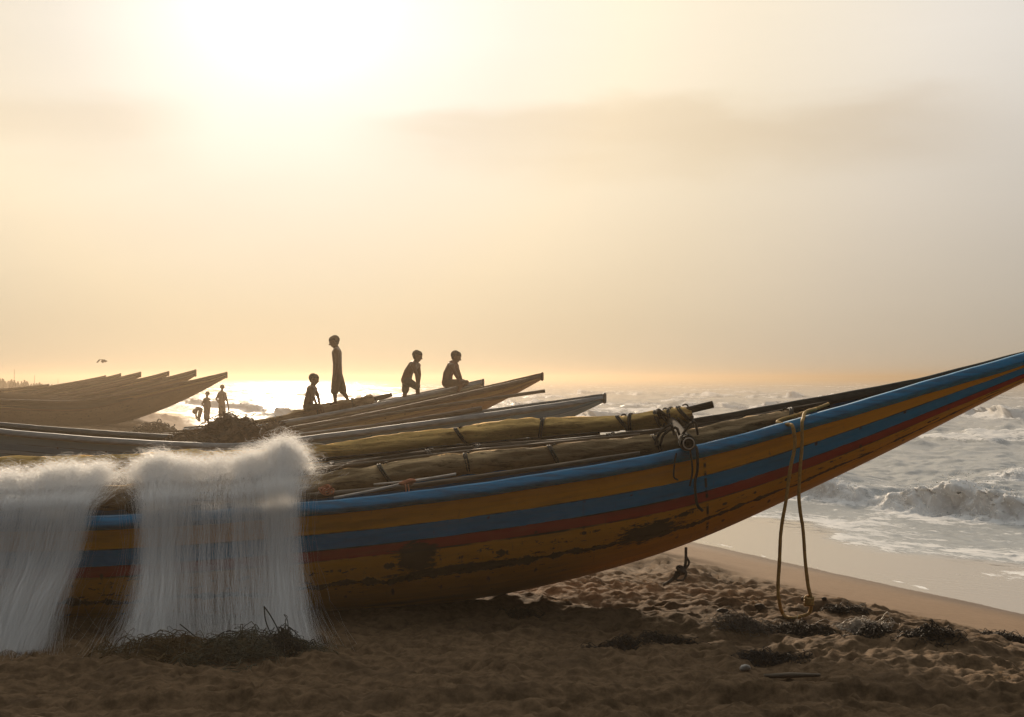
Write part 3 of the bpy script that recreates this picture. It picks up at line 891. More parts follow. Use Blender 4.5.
def bundle(name, label, pts, r, mat, ties=(), tie_mat='rope_dark', sides=16, wob=0.16, seed=0, squash=1.0, cat='sail bundle', ends=True, n=220):
    path = catmull(pts, n)
    mid = path[len(path) // 2]
    root = empty(name, tuple(mid))
    tag(root, label, cat)
    rad = np.full(n, r)
    if ends:
        f = np.linspace(0, 1, n)
        rad = r * (0.35 + 0.65 * smooth(np.minimum(f, 1 - f), 0.0, 0.03))
    rad = rad * (1 + 0.10 * np.array([vnoise(np.array([i * 0.07]), np.array([seed * 3.3]), seed)[0] for i in range(n)]) * 2)
    for u in ties:
        i = int(u * (n - 1)); rad[max(i - 1, 0):i + 2] *= 0.90
    MB().tube(path, rad, 28, wob=wob, wf=2.2, seed=seed, squash=squash, fine=.10).build('wrapped_cloth', mat, root, loc=mid)
    for u in ties:
        i = int(u * (n - 1)); p = path[i]
        tg = path[min(i + 1, n - 1)] - path[max(i - 1, 0)]; tg /= np.linalg.norm(tg)
        a = np.cross(tg, (0, 0, 1)); a /= np.linalg.norm(a); b = np.cross(a, tg)
        mb = MB()
        rr = rad[i] * 1.13
        sl = random.uniform(-.05, .05)
        for k in range(2):
            mb.tube([p + tg * (0.016 * k + sl * math.sin(w2)) + rr * (math.cos(w2) * a + squash * math.sin(w2) * b) for w2 in np.linspace(0, 2 * math.pi, 21)], 0.008, 5, cap=False)
        mb.tube(catmull([p + rr * b, p + rr * 1.1 * b + .02 * tg, p + rr * .9 * b - .05 * a + .03 * tg, p - .9 * rr * a - .2 * rr * b + .03 * tg], 8), 0.006, 5)
        mb.build('tie_rope', M[tie_mat], root, loc=mid)
    return root, path


random.seed(7)
c_pts = [P(u, v, Y) for u, v, Y in ((-120, 468, 10.80), (0, 466, 10.83), (160, 461, 10.85), (316, 454, 10.86), (436, 438.5, 10.85), (527, 429, 10.82), (612, 424, 10.76), (655, 419, 10.70), (692, 413, 10.62))]
sail_c, path_c = bundle('sail_bundle', 'olive yellow sail wrapped round a spar with dark ties, furthest bundle in the yellow boat', c_pts, 0.063, M['sail_olive'], (0.12, 0.53, 0.645, 0.775, 0.79, 0.885, 0.905, 0.925, 0.975), seed=3, wob=.22)
sl = np.array(sail_c.location)
MB().tube([P(620, 423, 10.76), P(680, 412, 10.66), P(713, 404.5, 10.58)], [0.024, 0.026, 0.027], 8, wob=.1).build('spar', M['dark_wood'], sail_c, loc=sl)
# rags tied round its end
mb = MB()
random.seed(11)
for k in range(5):
    p = P(672 + random.uniform(-8, 26), 417 + random.uniform(-8, 12), 10.58 + random.uniform(-.05, .05))
    mb.tube(catmull([p + np.array((random.uniform(-.08, .08), random.uniform(-.05, .05), random.uniform(-.06, .06))) for _ in range(4)], 12), [0.006 + 0.009 * math.sin(math.pi * (i + .5) / 12) for i in range(12)], 7, wob=.4, wf=14, seed=k)
mb.build('rag', M['sail_dark'], sail_c, loc=sl)

a_pts = [P(u, v, Y) for u, v, Y in ((-60, 500, 9.85), (60, 499, 9.85), (200, 493, 9.85), (316, 486, 9.86), (436, 467, 9.88), (560, 455, 9.92), (650, 446, 9.96), (740, 431, 10.02), (800, 417.5, 10.06))]
bundle('canvas_bundle', 'tan brown canvas roll lying along the near blue rail of the yellow boat', a_pts, 0.074, M['sail_tan'], (0.34, 0.45, 0.53, 0.62, 0.76, 0.97), seed=9, wob=.24, cat='canvas bundle')
b_pts = [P(u, v, Y) for u, v, Y in ((-120, 490, 10.12), (0, 489, 10.12), (200, 480, 10.12), (316, 471, 10.12), (436, 454, 10.15), (560, 443.5, 10.17), (690, 430, 10.2))]
bundle('wrapped_spar', 'thin spar wrapped in dark cloth between the olive and tan bundles', b_pts, 0.036, M['sail_dark'], (0.52, 0.66, 0.72, 0.9), seed=15, tie_mat='rope_grey', cat='spar', wob=.14)
pth = catmull([P(u, v, Y) for u, v, Y in ((600, 449, 10.28), (700, 430, 10.3), (770, 416, 10.3), (829, 404.5, 10.3))], 30)
mb = MB().tube(pth, np.linspace(.036, .028, 30), 10, wob=.10, wf=3, seed=8)
tag(mb.build('spar', M['dark_wood'], None, loc=pth[15]), 'bare dark pole pointing into the bow of the yellow boat', 'spar')
pth = catmull([P(u, v, Y) for u, v, Y in ((560, 450, 10.5), (640, 437, 10.52), (740, 420, 10.5), (800, 409.5, 10.46))], 30)
mb = MB().tube(pth, 0.026, 10, wob=.12, wf=3, seed=18)
tag(mb.build('spar', M['dark_wood'], None, loc=pth[15]), 'dark pole beside the far rail of the yellow boat', 'spar')
for lab, pts, r_, mt, sd2 in (('thin pale pole lying on top of the tan canvas roll', [(250, 476, 9.98), (360, 464, 10.0), (480, 450, 10.02), (640, 434.5, 10.06)], .014, 'wood', 41),
                              ('thinnest dark stick between the olive sail and the wrapped spar', [(210, 468, 10.5), (340, 458, 10.5), (470, 445, 10.5), (600, 433, 10.48)], .017, 'dark_wood', 42),
                              ('rough grey pole beside the near rail under the tan canvas roll', [(306, 496, 9.66), (420, 485, 9.68), (540, 468, 9.72), (640, 453, 9.78)], .020, 'wood', 43)):
    pth = catmull([P(*q_) for q_ in pts], 40)
    mb = MB().tube(pth, np.linspace(r_, r_ * .75, 40), 9, wob=.16, wf=5, seed=sd2)
    tag(mb.build('spar', M[mt], None, loc=pth[20]), lab, 'spar')
# pale cane sticks with an orange rag, on the near rail
r1 = empty('cane_stick', tuple(P(400, 483, 9.60)))
tag(r1, 'pair of pale cane sticks bound with an orange rag on the near blue rail', 'stick')
l1 = np.array(r1.location)
MB().tube(catmull([P(334, 498, 9.53), P(380, 489, 9.55), P(410, 482, 9.57), P(456, 474, 9.62)], 16), 0.009, 7).build('cane', M['cane'], r1, loc=l1)
MB().tube(catmull([P(374, 484.5, 9.62), P(400, 482, 9.58), P(430, 478, 9.6)], 10), 0.007, 7).build('cane', M['cane'], r1, loc=l1)
mb = MB()
random.seed(3)
rp_ = [P(399 + 2.4 * k, 484.0 - .5 * k, 9.56) for k in range(8)]
mb.tube(rp_, [.008, .015, .019, .016, .018, .017, .012, .006], 12, wob=.5, wf=22, seed=6, fine=.2)
for dxp in (3, 6):
    mb.tube(catmull([P(402 + dxp, 484, 9.545), P(403 + dxp, 490, 9.53), P(402.5 + dxp, 495, 9.51)], 8), 0.005, 5)
mb.build('rag', M['rag_orange'], r1, loc=l1)
# small coil of orange twine by the net
mb = MB()
for k in range(9):
    a0 = random.uniform(0, 6.28)
    c = P(324 + random.uniform(-6, 6), 490 + random.uniform(-2, 2), 9.62)
    mb.tube([c + np.array((0.035 * math.cos(a + a0) * random.uniform(.9, 1.1), 0.02 * math.sin(a), 0.022 * math.sin(a + a0 * 2))) for a in np.linspace(0, 5.2, 14)], 0.004, 5)
tag(mb.build('twine_coil', M['rag_orange'], None, loc=P(324, 490, 9.62)), 'small tangle of orange twine beside the white net on the rail', 'twine')

# --- the yellow mooring rope hanging in a loop from the bow
xr1, xr2 = 1.62, 1.955
yl = lambda x: YC - gb(x) - 0.045
rp = [P(828, 403, 10.25), P(812, 409, 10.1), P(790, 420, 9.98), P(755, 425, 9.80)]
rp += [np.array((xr1 - .01, yl(xr1) + .05, gz(xr1) + .040)), np.array((xr1 + .03, yl(xr1) - .005, gz(xr1) - .02))]
down1 = [(751.5, 440), (752, 460), (746, 490), (740, 520), (739, 545), (736, 570), (735, 592)]
# photograph columns of the two falls
rp1 = [(793, 428), (795, 445), (790, 470), (786, 500), (781, 530), (779.5, 560), (778, 585), (779, 600)]
rp2 = [(802, 424), (802, 445), (800, 470), (799, 500), (803, 530), (805, 560), (808, 585), (811, 600)]
xr1, xr2 = (793 - 512) / F * 9.70, (802 - 512) / F * 9.70
rp = [P(828, 404, 10.25), P(818, 408, 10.12), P(800, 414, 9.98), P(778, 421, 9.86), P(784, 424.5, 9.76), P(790, 424.5, 9.715)]
rp += [P(u, v, 9.67) for u, v in rp1]
gy = 9.72
rp += [np.array(((783 - 512) / F * gy, gy, 0.035)), np.array(((789 - 512) / F * 9.68, 9.60, 0.03)), np.array(((800 - 512) / F * 9.66, 9.64, 0.035)), np.array(((810 - 512) / F * 9.68, 9.70, 0.05))]
rp += [P(u, v, 9.67) for u, v in rp2[::-1]]
rp += [P(803, 418.5, 9.73), P(806, 412, 9.84), P(816, 409, 9.98)]
mb = MB().tube(catmull(rp, 220), 0.0125, 8, wob=.10, wf=30, seed=5)
rope = mb.build('mooring_rope', M['rope_yellow'], None, loc=rp[10])
tag(rope, 'yellow mooring rope hanging in a long loop from the bow of the striped boat', 'rope')
mb = MB()
for k in range(4):
    c = P(809, 598 + 2.2 * k, 9.66)
    mb.tube([c + 0.026 * np.array((math.cos(a), math.sin(a), 0.25 * math.sin(a + k))) for a in np.linspace(0, 2 * math.pi, 13)], 0.011, 6, cap=False)
mb.build('knot', M['rope_yellow'], rope, loc=rp[10])
# dark rope tails hanging under the hull
mb = MB()
random.seed(21)
k0 = P(686, 556, 9.9)
mb.tube(catmull([k0 + (0, 0, .06), P(685, 566, 9.86), P(678, 573, 9.85), P(670, 581, 9.84), P(663, 585, 9.83)], 20), 0.010, 6)
mb.tube(catmull([k0, P(689, 563, 9.86), P(684, 570, 9.84), P(676, 578, 9.84), P(668, 583, 9.83)], 20), 0.008, 6)
mb.tube(catmull([P(679, 567, 9.84), P(686, 572, 9.82), P(683, 580, 9.82), P(675, 579, 9.83), P(676, 571, 9.84)], 20), 0.008, 6)
for k in range(4):
    c = P(680 + k * .8, 568 + k * 1.7, 9.84)
    mb.tube([c + 0.022 * np.array((math.cos(a), math.sin(a), 0.4 * math.sin(a + k))) for a in np.linspace(0, 6.283, 13)], 0.009, 6, cap=False)
tag(mb.build('knotted_rope', M['rope_grey'], None, loc=k0), 'short knotted dark rope dangling under the yellow hull above lit sand', 'rope')


# ------------------------------------------------------------------ white nets
rng = np.random.default_rng(5)


def net(name, label, folds, N, top_jit, widths, base_y, n_curl, seed, ridge_u):
    """threads run from the far side over the bundles and the near rail down to the sand.
    folds: list of (u_ridge, u_rail, u_mid, u_base, spread, weight) in photograph columns"""
    rng = np.random.default_rng(seed)
    root = empty(name, tuple(P(np.mean([f[1] for f in folds]), 640, 8.9)))
    tag(root, label, 'fishing net')
    loc = np.array(root.location)
    fl = np.array([f[:5] for f in folds], float); wt = np.array([f[5] for f in folds], float); wt /= wt.sum()
    k = rng.choice(len(folds), N, p=wt)
    g = rng.normal(0, 1, N)
    spread = fl[k, 4] * np.where(rng.uniform(0, 1, N) < .22, rng.uniform(1.4, 2.6, N), 1.0)
    ur = fl[k, 0] + g * spread * widths[0] + rng.normal(0, 5, N)
    ug = fl[k, 1] + g * spread * widths[1] + rng.normal(0, 2.5, N)
    um = fl[k, 2] + g * spread * widths[2] + rng.normal(0, 2.0, N)
    ub = fl[k, 3] + g * spread * widths[3] + rng.normal(0, 4.0, N)
    lay = rng.uniform(0, 1, N)                    # which layer of the heap a thread runs in
    pts = np.zeros((N, 9, 3))
    ridge = np.interp(ur, ridge_u[0], ridge_u[1])
    zr = H - (ridge - HZ) / F * 9.84
    zr = zr - lay * 0.07 + rng.normal(0, .014, N) + .05 * fbm(ur * .07, 0 * ur, 4, seed)
    xw = lambda u, Y: (u - 512) / F * Y
    rail = np.interp(xw(ug, 9.45), X, zgX) + 0.05
    rows_ = [(9.99, ur, zr - 0.08), (9.92, ur, zr - 0.02), (9.84, ur, zr), (9.71, ur * .85 + ug * .15, zr * .80 + rail * .20 + .015 - .02 * lay), (9.53, ur * .4 + ug * .6, rail * .58 + zr * .42 + .03 - .04 * lay),
             (9.385, ug, rail + 0.075 * (1 - lay) + .012)]
    for i, (Y, u, z) in enumerate(rows_):
        Yj = Y + (rng.normal(0, .03, N) if i < 5 else -0.05 * (1 - lay))
        pts[:, i] = np.stack([xw(u, Y), Yj, z], -1)
    by = base_y + rng.normal(0, .10, N) + lay * 0.12
    y6 = 9.385 + (by - 9.385) * 0.30; y7 = 9.385 + (by - 9.385) * 0.66
    pts[:, 6] = np.stack([xw(ug * .45 + um * .55, 9.2), y6 + 0.03 * rng.normal(0, 1, N), rail * 0.66 + rng.normal(0, .01, N)], -1)
    pts[:, 7] = np.stack([xw(um * .62 + ub * .38, 8.95), y7 + 0.04 * rng.normal(0, 1, N), rail * 0.31 + rng.normal(0, .01, N)], -1)
    xb = xw(ub, 8.7)
    pts[:, 8] = np.stack([xb, by, sand_height(xb, by)[0] + 0.008 + rng.uniform(0, .05, N) ** 1.5], -1)
    # Catmull-Rom through the nine points for all threads at once
    ext = np.concatenate([2 * pts[:, :1] - pts[:, 1:2], pts, 2 * pts[:, -1:] - pts[:, -2:-1]], 1)
    K = 34
    out = np.zeros((N, K, 3))
    for j, s in enumerate(np.linspace(0, 8 - 1e-6, K)):
        i = int(s); f = s - i
        p0, p1, p2, p3 = (ext[:, i + a] for a in range(4))
        out[:, j] = 0.5 * (2 * p1 + (-p0 + p2) * f + (2 * p0 - 5 * p1 + 4 * p2 - p3) * f * f + (-p0 + 3 * p1 - 3 * p2 + p3) * f ** 3)
    # crimp of the meshes: small sideways waver
    tt_ = np.linspace(0, 1, K)
    for a in range(3):
        ph_ = rng.uniform(0, 6.28, (N, 1)); fr = rng.uniform(3, 14, (N, 1)); am = rng.uniform(.001, .009, (N, 1))
        out[:, :, 0] += am * np.sin(ph_ + fr * 6.28 * tt_[None])
        out[:, :, 2 if a < 2 else 1] += am * 1.1 * np.sin(ph_ * 1.7 + fr * 5.1 * tt_[None]) * (tt_[None] < .62)
    strands_object('net_threads', out - loc, rng.uniform(.00013, .00032, N), M['net'], root, True)
    # curls of slack mesh along the crest of the heap
    N2 = n_curl
    j = rng.integers(0, N, N2); s = np.minimum(rng.integers(2, 17, N2), rng.integers(4, 21, N2))
    cpt = out[j, s] + rng.normal(0, .022, (N2, 3)) + np.array((0, .03, .035))
    K2 = 16
    th_ = np.linspace(0, 1, K2)[None]
    rr = rng.uniform(.008, .045, (N2, 1)); fq = rng.uniform(2.5, 9, (N2, 1)); p1_ = rng.uniform(0, 6.28, (N2, 1)); p2_ = rng.uniform(0, 6.28, (N2, 1))
    cur = np.zeros((N2, K2, 3))
    drift = rng.normal(0, .05, (N2, 3)) * np.array((1.3, 1, .45))
    for a, (pp, sc_) in enumerate(((p1_, 1.2), (p2_, 1.0), (p1_ + p2_, .8))):
        cur[:, :, a] = cpt[:, a:a + 1] + rr * sc_ * np.sin(pp + fq * th_) + drift[:, a:a + 1] * (th_ - .5)
    strands_object('slack_mesh', cur - loc, .00036, M['net'], root, True)
    # head rope buried in the crest
    us = np.linspace(ridge_u[0][0] + 6, ridge_u[0][-1] - 6, 40)
    hr = [P(u, np.interp(u, *ridge_u) + 15 + 3 * math.sin(u * .21), 9.97) for u in us]
    MB().tube(hr, .006, 5).build('head_rope', M['rope_grey'], root, loc=loc)
    return root


net('fishing_net', 'white fishing net spilling widest over the striped hull, just left of the cane sticks',
    [(296, 290, 292, 302, 5, .9), (284, 277, 282, 290, 4, 1.0), (262, 268, 272, 279, 5, .9), (250, 251, 258, 262, 5, .55), (238, 238, 243, 246, 5, .6), (220, 221, 222, 230, 6, .40), (204, 204, 203, 210, 6, .45), (190, 188, 186, 190, 5, .6), (176, 175, 172, 172, 5, .65), (160, 164, 166, 158, 5, .75), (148, 152, 155, 143, 5, .7), (142, 146, 150, 132, 6, .3)],
    8500, 6, (1.6, 1.0, .95, 1.9), 8.55, 7500, 51,
    ([118, 135, 165, 200, 225, 260, 282, 300, 318], [470, 466, 459, 461, 460, 453, 444, 450, 466]))
net('fishing_net', 'white fishing net spilling over the striped hull at the left edge of the photo',
    [(100, 84, 64, 38, 5, .6), (90, 72, 54, 31, 5, .7), (70, 60, 41, 20, 6, .8), (52, 47, 27, 10, 5, .6), (34, 31, 14, 0, 6, .9), (12, 14, -3, -12, 5, .6), (-6, -4, -18, -25, 7, .9), (-40, -40, -50, -60, 16, 1.0), (-80, -80, -90, -95, 16, .8)],
    8500, 6, (1.8, 1.0, .95, 1.5), 8.6, 6500, 52,
    ([-120, -40, 0, 40, 70, 110, 150], [486, 482, 480, 474, 468, 469, 472]))


# ------------------------------------------------------------------ cords and wrack on the sand
def cords(name, c, n, rad, h, r, seed, mat, length=.3, parent=None, loc=(0, 0, 0), curl=.8, aspect=1.6, lift=.25):
    """a tangle: n thin curly strands settling over a low mound"""
    rg = np.random.default_rng(seed)
    K = 14
    a = rg.uniform(0, 6.283, n); q_ = rad * np.sqrt(rg.uniform(0, 1, n)) * rg.uniform(.5, 1.25, n)
    p = np.zeros((n, K, 3))
    x, y = c[0] + q_ * np.cos(a) * aspect, c[1] + q_ * np.sin(a)
    b = rg.uniform(0, 6.283, n); cv = rg.normal(0, curl, n); L = length * rg.uniform(.3, 1.2, n) / K
    el = rg.normal(0, lift, n)
    z = rg.uniform(0, 1, n) ** 1.5
    for k in range(K):
        m_ = h * np.exp(-(((x - c[0]) / (rad * aspect * .75)) ** 2 + ((y - c[1]) / (rad * .75)) ** 2))
        g_ = sand_height(x, y)[0]
        arch = np.sin(np.pi * k / (K - 1)) * np.abs(el) * length * .4
        p[:, k] = np.stack([x, y, g_ + r + m_ * z + arch], -1)
        x = x + np.cos(b) * L; y = y + np.sin(b) * L * .7
        b = b + cv / 3 + rg.normal(0, curl * .5, n)
    return strands_object(name, p - np.asarray(loc), rg.uniform(.6, 1.3, n) * r, mat, parent)


heap = empty('rope_heap', (float(P(228, 652, 8.6)[0]), 8.5, 0))
tag(heap, 'heap of tangled green and brown net cord at the foot of the widest white net', 'rope heap')
hl = np.array(heap.location)
cords('brown_cord', (-2.0, 8.5), 700, .24, .09, .0024, 1, M['brown_cord'], .38, heap, hl)
cords('green_cord', (-1.60, 8.45), 800, .24, .09, .0024, 2, M['green_cord'], .36, heap, hl)
cords('dark_cord', (-1.36, 8.42), 260, .12, .12, .0024, 12, M['rope_dark'], .22, heap, hl, 1.2, 1.2, .45)
mb = MB()
for pts in ([(282, 655), (274, 640), (266, 622), (264, 606)], [(286, 655), (281, 636), (272, 618), (264, 606)], [(276, 655), (268, 645), (263, 634), (266, 628)], [(215, 640), (222, 633), (232, 631), (244, 636)], [(180, 624), (190, 632), (200, 640)]):
    mb.tube(catmull([P(u, v, 8.55) for u, v in pts], 14), .0038, 5)
mb.build('wire', M['rope_dark'], heap, loc=hl)
# the sand under the cords is mounded by the cords themselves: a core so the heap is not hollow
core = MB()
xs_, ys_ = np.meshgrid(np.linspace(-2.5, -1.1, 60), np.linspace(8.12, 8.85, 30), indexing='ij')
hz_ = 0.085 * np.exp(-(((xs_ + 2.0) / .34) ** 2 + ((ys_ - 8.5) / .17) ** 2)) + 0.085 * np.exp(-(((xs_ + 1.48) / .28) ** 2 + ((ys_ - 8.45) / .15) ** 2)) - 0.03
zz_ = sand_height(xs_, ys_)[0] + hz_ * (1 + 1.2 * fbm(xs_ * 16, ys_ * 16, 3, 5))
core.grid(np.stack([xs_, ys_, zz_], -1)).build('net_core', M['brown_cord'], heap, loc=hl)


def ground_px(u, v):
    """the point of the sand the pixel looks at"""
    Y = 6.0
    for _ in range(60):
        Y2 = (H - ground((u - 512) / F * Y, Y)) * F / (v - HZ)
        Y = Y * .5 + Y2 * .5
    return (u - 512) / F * Y, Y


WEED = [(618, 645, .16, .06, 'dark seaweed clump lying left of the pale net scrap'), (665, 643, .13, .05, 'small flat seaweed clump below the dangling knotted rope'),
        (770, 662, .17, .09, 'largest bushy clump of dark seaweed, nearest the front'), (872, 634, .14, .10, 'dark seaweed mound on the crest of the bank to the right of the rope loop'),
        (845, 612, .13, .04, 'thin strip of seaweed just right of where the rope loop touches the sand'), (800, 634, .20, .04, 'long seaweed drift lying behind the largest clump'),
        (524, 617, .10, .03, 'seaweed clump lying in the shade under the hull'), (930, 634, .15, .05, 'low seaweed wrack at the edge of the smooth lit sand, far right'),
        (1010, 640, .16, .05, 'seaweed wrack at the right edge of the photo')]
for k, (u, v, rad, h, lab) in enumerate(WEED):
    gx, gy = ground_px(u, v)
    loc_ = np.array((gx, gy, ground(gx, gy)))
    o = cords('seaweed', (gx, gy), int(90 + 6000 * rad * rad), rad * .70, h * .45, .0022, 30 + k, M['weed'], .15, None, loc_, 1.1, 1.7, .30)
    o.location = loc_
    tag(o, lab, 'seaweed', 'seaweed washed up on the sand')
for k, (u, v, rad, lab) in enumerate(((742, 626, .14, 'grey green scrap of torn net lying on the shaded sand'), (862, 628, .13, 'pale scrap of net twine lying beside the seaweed mound'))):
    gx, gy = ground_px(u, v)
    loc_ = np.array((gx, gy, ground(gx, gy)))
    o = cords('net_scrap', (gx, gy), 240, rad * .7, .05, .0018, 60 + k, M['shell'] if k else M['rope_grey'], .22, None, loc_, 1.0, 1.8, .25)
    o.location = loc_
    tag(o, lab, 'net scrap', 'torn scraps of net on the sand')


def lump(name, u, v, size, mat, lab, group, seed, cat='stone'):
    gx, gy = ground_px(u, v)
    bm = bmesh.new()
    bmesh.ops.create_icosphere(bm, subdivisions=3, radius=1)
    for vv in bm.verts:
        n_ = float(fbm(np.array([vv.co.x * 1.4 + seed]), np.array([vv.co.y * 1.4 + vv.co.z * 2.1]), 3, seed)[0])
        vv.co *= 1 + .45 * n_
        vv.co = Vector((vv.co.x * size[0], vv.co.y * size[1], vv.co.z * size[2]))
    me = bpy.data.meshes.new(name); bm.to_mesh(me); bm.free()
    me.polygons.foreach_set('use_smooth', [True] * len(me.polygons))
    me.materials.append(mat)
    o = bpy.data.objects.new(name, me); o.location = (gx, gy, ground(gx, gy) + size[2] * .5)
    COL.objects.link(o)
    tag(o, lab, cat, group)


lump('stone', 760, 608, (.04, .03, .026), M['stone'], 'dark round stone on the sand left of the rope loop', 'stones on the beach', 2)
lump('stone', 722, 612, (.045, .03, .022), M['stone'], 'brown stone sunk in the shaded sand, left of the darker round one', 'stones on the beach', 3)
lump('stone', 804, 599, (.022, .02, .016), M['stone'], 'small stone between the two falls of the yellow rope', 'stones on the beach', 4)
lump('stone', 824, 602, (.020, .016, .013), M['stone'], 'pebble lying on lit sand just right of the rope loop', 'stones on the beach', 5)
lump('stone', 838, 564, (.03, .025, .014), M['stone'], 'pebble at the edge of the wet shining sand', 'stones on the beach', 6)
lump('shell', 745, 670, (.028, .022, .02), M['shell'], 'pale shell beside the largest seaweed clump', None, 7, 'shell')
gx, gy = ground_px(790, 681)
mb = MB().tube([(gx - .14, gy, ground(gx, gy) + .02), (gx, gy + .01, ground(gx, gy) + .025), (gx + .17, gy + .03, ground(gx, gy) + .02)], [.012, .018, .01], 8, wob=.2, wf=9, seed=3)
tag(mb.build('driftwood', M['wood'], None, loc=(gx, gy, 0)), 'grey stick of driftwood in front of the largest seaweed clump', 'driftwood')


# ------------------------------------------------------------------ the other boats
def pirogue(name, label, yc, xtip, ztip, xmid, zmid, xstern, zstern, bmax, hm, rm, group, eg=1.15, ek=1.7, btip=.055, yaw=0.0, plank=.30, stem=.12, base=-0.06, n=80):
    X_ = np.linspace(xstern, xtip, n)
    s = np.where(X_ > xmid, (X_ - xmid) / (xtip - xmid), (X_ - xmid) / (xmid - xstern))
    f = np.clip(s, 0, 1); g = np.clip(-s, 0, 1)
    zg0 = zmid + (ztip - zmid) * f ** eg + (zstern - zmid) * g ** 1.5
    zk0 = base + (ztip - stem - base) * f ** ek + (zstern - stem - base) * g ** 2.2
    b0 = btip + (bmax - btip) * (1 - f ** 1.9) * (1 - .93 * g ** 2.4)
    zg0, zk0, b0 = soften(zg0, 3), soften(zk0, 3), soften(b0, 3)
    zs0 = np.maximum(zg0 - plank * (1 - .5 * f), zk0 + (zg0 - zk0) * .38)
    ycs = yc + yaw * (X_ - xmid)
    return boat(name, X_, ycs, b0, zg0, zs0, zk0, zg0 + .03, hm, rm, M['inside'], label, group, rim_h=.085)


def fit(u, v, Y):
    p = P(u, v, Y)
    return float(p[0]), float(p[2])


GROUP = 'pirogues drawn up on the beach'
HB = hull_mat('grey_blue_planks', False, [(0, (0.20, 0.34, 0.45)), (0.55, (0.15, 0.27, 0.38)), (0.85, (0.28, 0.37, 0.42))], (0.24, 0.33, 0.38), seam=False)
HR = hull_mat('rust_planks', False, [(0, (0.45, 0.26, 0.11)), (0.45, (0.60, 0.37, 0.15)), (0.75, (0.38, 0.21, 0.10))], (0.50, 0.28, 0.12), seam=False)
HG = hull_mat('grey_green_planks', False, [(0, (0.36, 0.37, 0.30)), (0.5, (0.46, 0.44, 0.34)), (0.8, (0.32, 0.30, 0.23))], (0.40, 0.33, 0.22), seam=False)
HF = [hull_mat('far_planks', False, [(0, a), (0.5, b), (0.8, c)], d_, seam=False) for a, b, c, d_ in (  # near-black first band paints the shaded gap between overlapping hulls
    ((0.06, 0.035, 0.02), (0.46, 0.30, 0.13), (0.18, 0.085, 0.035), (0.20, 0.115, 0.05)),
    ((0.05, 0.04, 0.03), (0.30, 0.24, 0.16), (0.14, 0.10, 0.07), (0.24, 0.15, 0.07)))]
main_boat['group'] = GROUP
xt, zt = fit(603, 397.5, 19.2)
pirogue('fishing_boat', 'grey blue pirogue directly behind the striped boat, its blunt bow lowest over the water', 19.2, xt, zt, -3.6, .77, -9.2, 1.22, .62, HB, M['grey_rim'], GROUP, 1.1, 1.75, stem=.07, btip=.045)
xt, zt = fit(541, 376, 24)
pirogue('fishing_boat', 'rusty brown pirogue with a long raised bow, between the grey blue boat and the boys', 24.0, xt, zt, -4.2, .76, -5.9, .70, .60, HR, M['brown_rim'], GROUP, 1.2, 1.6, stem=.07, btip=.045)
xt, zt = fit(482, 382, 27.3)
pirogue('fishing_boat', 'grey green pirogue whose rail the boys sit and stand by', 27.3, xt, zt, -5.0, .72, -6.3, .66, .60, HG, M['grey_rim'], GROUP, 1.12, 1.7, stem=.08, btip=.045)
LEFT = [(226, 373.5, 48, 4.8, 'far hazy pirogue at the right end of the left cluster, nearest the water'),
        (195, 371, 53, 4.8, 'far hazy pirogue with its bow second from the water in the left cluster'),
        (168, 372.5, 57.5, 4.6, 'far hazy pirogue third from the water in the left cluster'),
        (140, 373, 62, 5.0, 'far hazy pirogue fourth from the water, middle of the left cluster'),
        (120, 374.5, 66, 4.6, 'far hazy pirogue fifth from the water, its pale bow just clear of the next'),
        (105, 376.5, 70, 5.0, 'far hazy pirogue sixth from the water in the left cluster'),
        (48, 385, 75, 4.6, 'lowest hazy pirogue, last bow at the left of the far cluster')]
for k, (u, v, Y, L, lab) in enumerate(LEFT):
    xt, zt = fit(u, v, Y)
    o, lo = pirogue('fishing_boat', lab, Y, xt, zt, xt - L, .88, xt - L - 8, 1.2, .85, HF[k % 2], M['brown_rim'], GROUP, 1.15, 1.65, btip=.07, stem=(.15, .20, .13, .18, .12, .16, .14)[k], plank=.34, n=60)

# --- things lying in and between the middle boats
def plain_pole(name, lab, pts, r, mat, cat='pole', seed=0, n=30, wob=.1):
    p = catmull(pts, n)
    mb = MB().tube(p, r, 9, wob=wob, wf=2, seed=seed)
    return tag(mb.build(name, mat, None, loc=p[n // 2]), lab, cat)


plain_pole('spar', 'weathered spar slanting across the grey blue boat towards its bow', [P(281, 438, 19.0), P(355, 429, 19.0), P(420, 419, 19.05), P(482, 408.5, 19.1)], .035, M['wood'], 'spar', 3)
plain_pole('spar', 'longest thin spar lying on the rail of the rusty brown boat', [P(290, 433, 23.4), P(400, 412, 23.4), P(545, 391, 23.5)], .03, M['wood'], 'spar', 4)
ch_pts = [P(u, v, Y) for u, v, Y in ((232, 431, 27.1), (270, 423, 27.2), (300, 415.5, 27.3), (345, 405, 27.4), (375, 399, 27.5))]
sb, _p = bundle('sail_bundle', 'hazy rolled sail propped on the grey green boat with a boy walking on it', ch_pts, .10, M['sail_tan'], (.3, .6, .8), seed=31, wob=.3)
MB().tube([P(370, 400, 27.5), P(383, 397, 27.5), P(392, 394.5, 27.5)], [.055, .045, .035], 7, wob=.3, wf=5).build('spar', M['dark_wood'], sb, loc=np.array(sb.location))
mb = MB()
for k in range(3):
    c = P(371 + 5 * k, 401, 27.45)
    mb.tube(catmull([c, c + (0.02, -.02, -.07), c + (.08, 0, -.08), c + (.1, 0, .0)], 9), .012, 5)
mb.build('loose_rope', M['rope_dark'], sb, loc=np.array(sb.location))


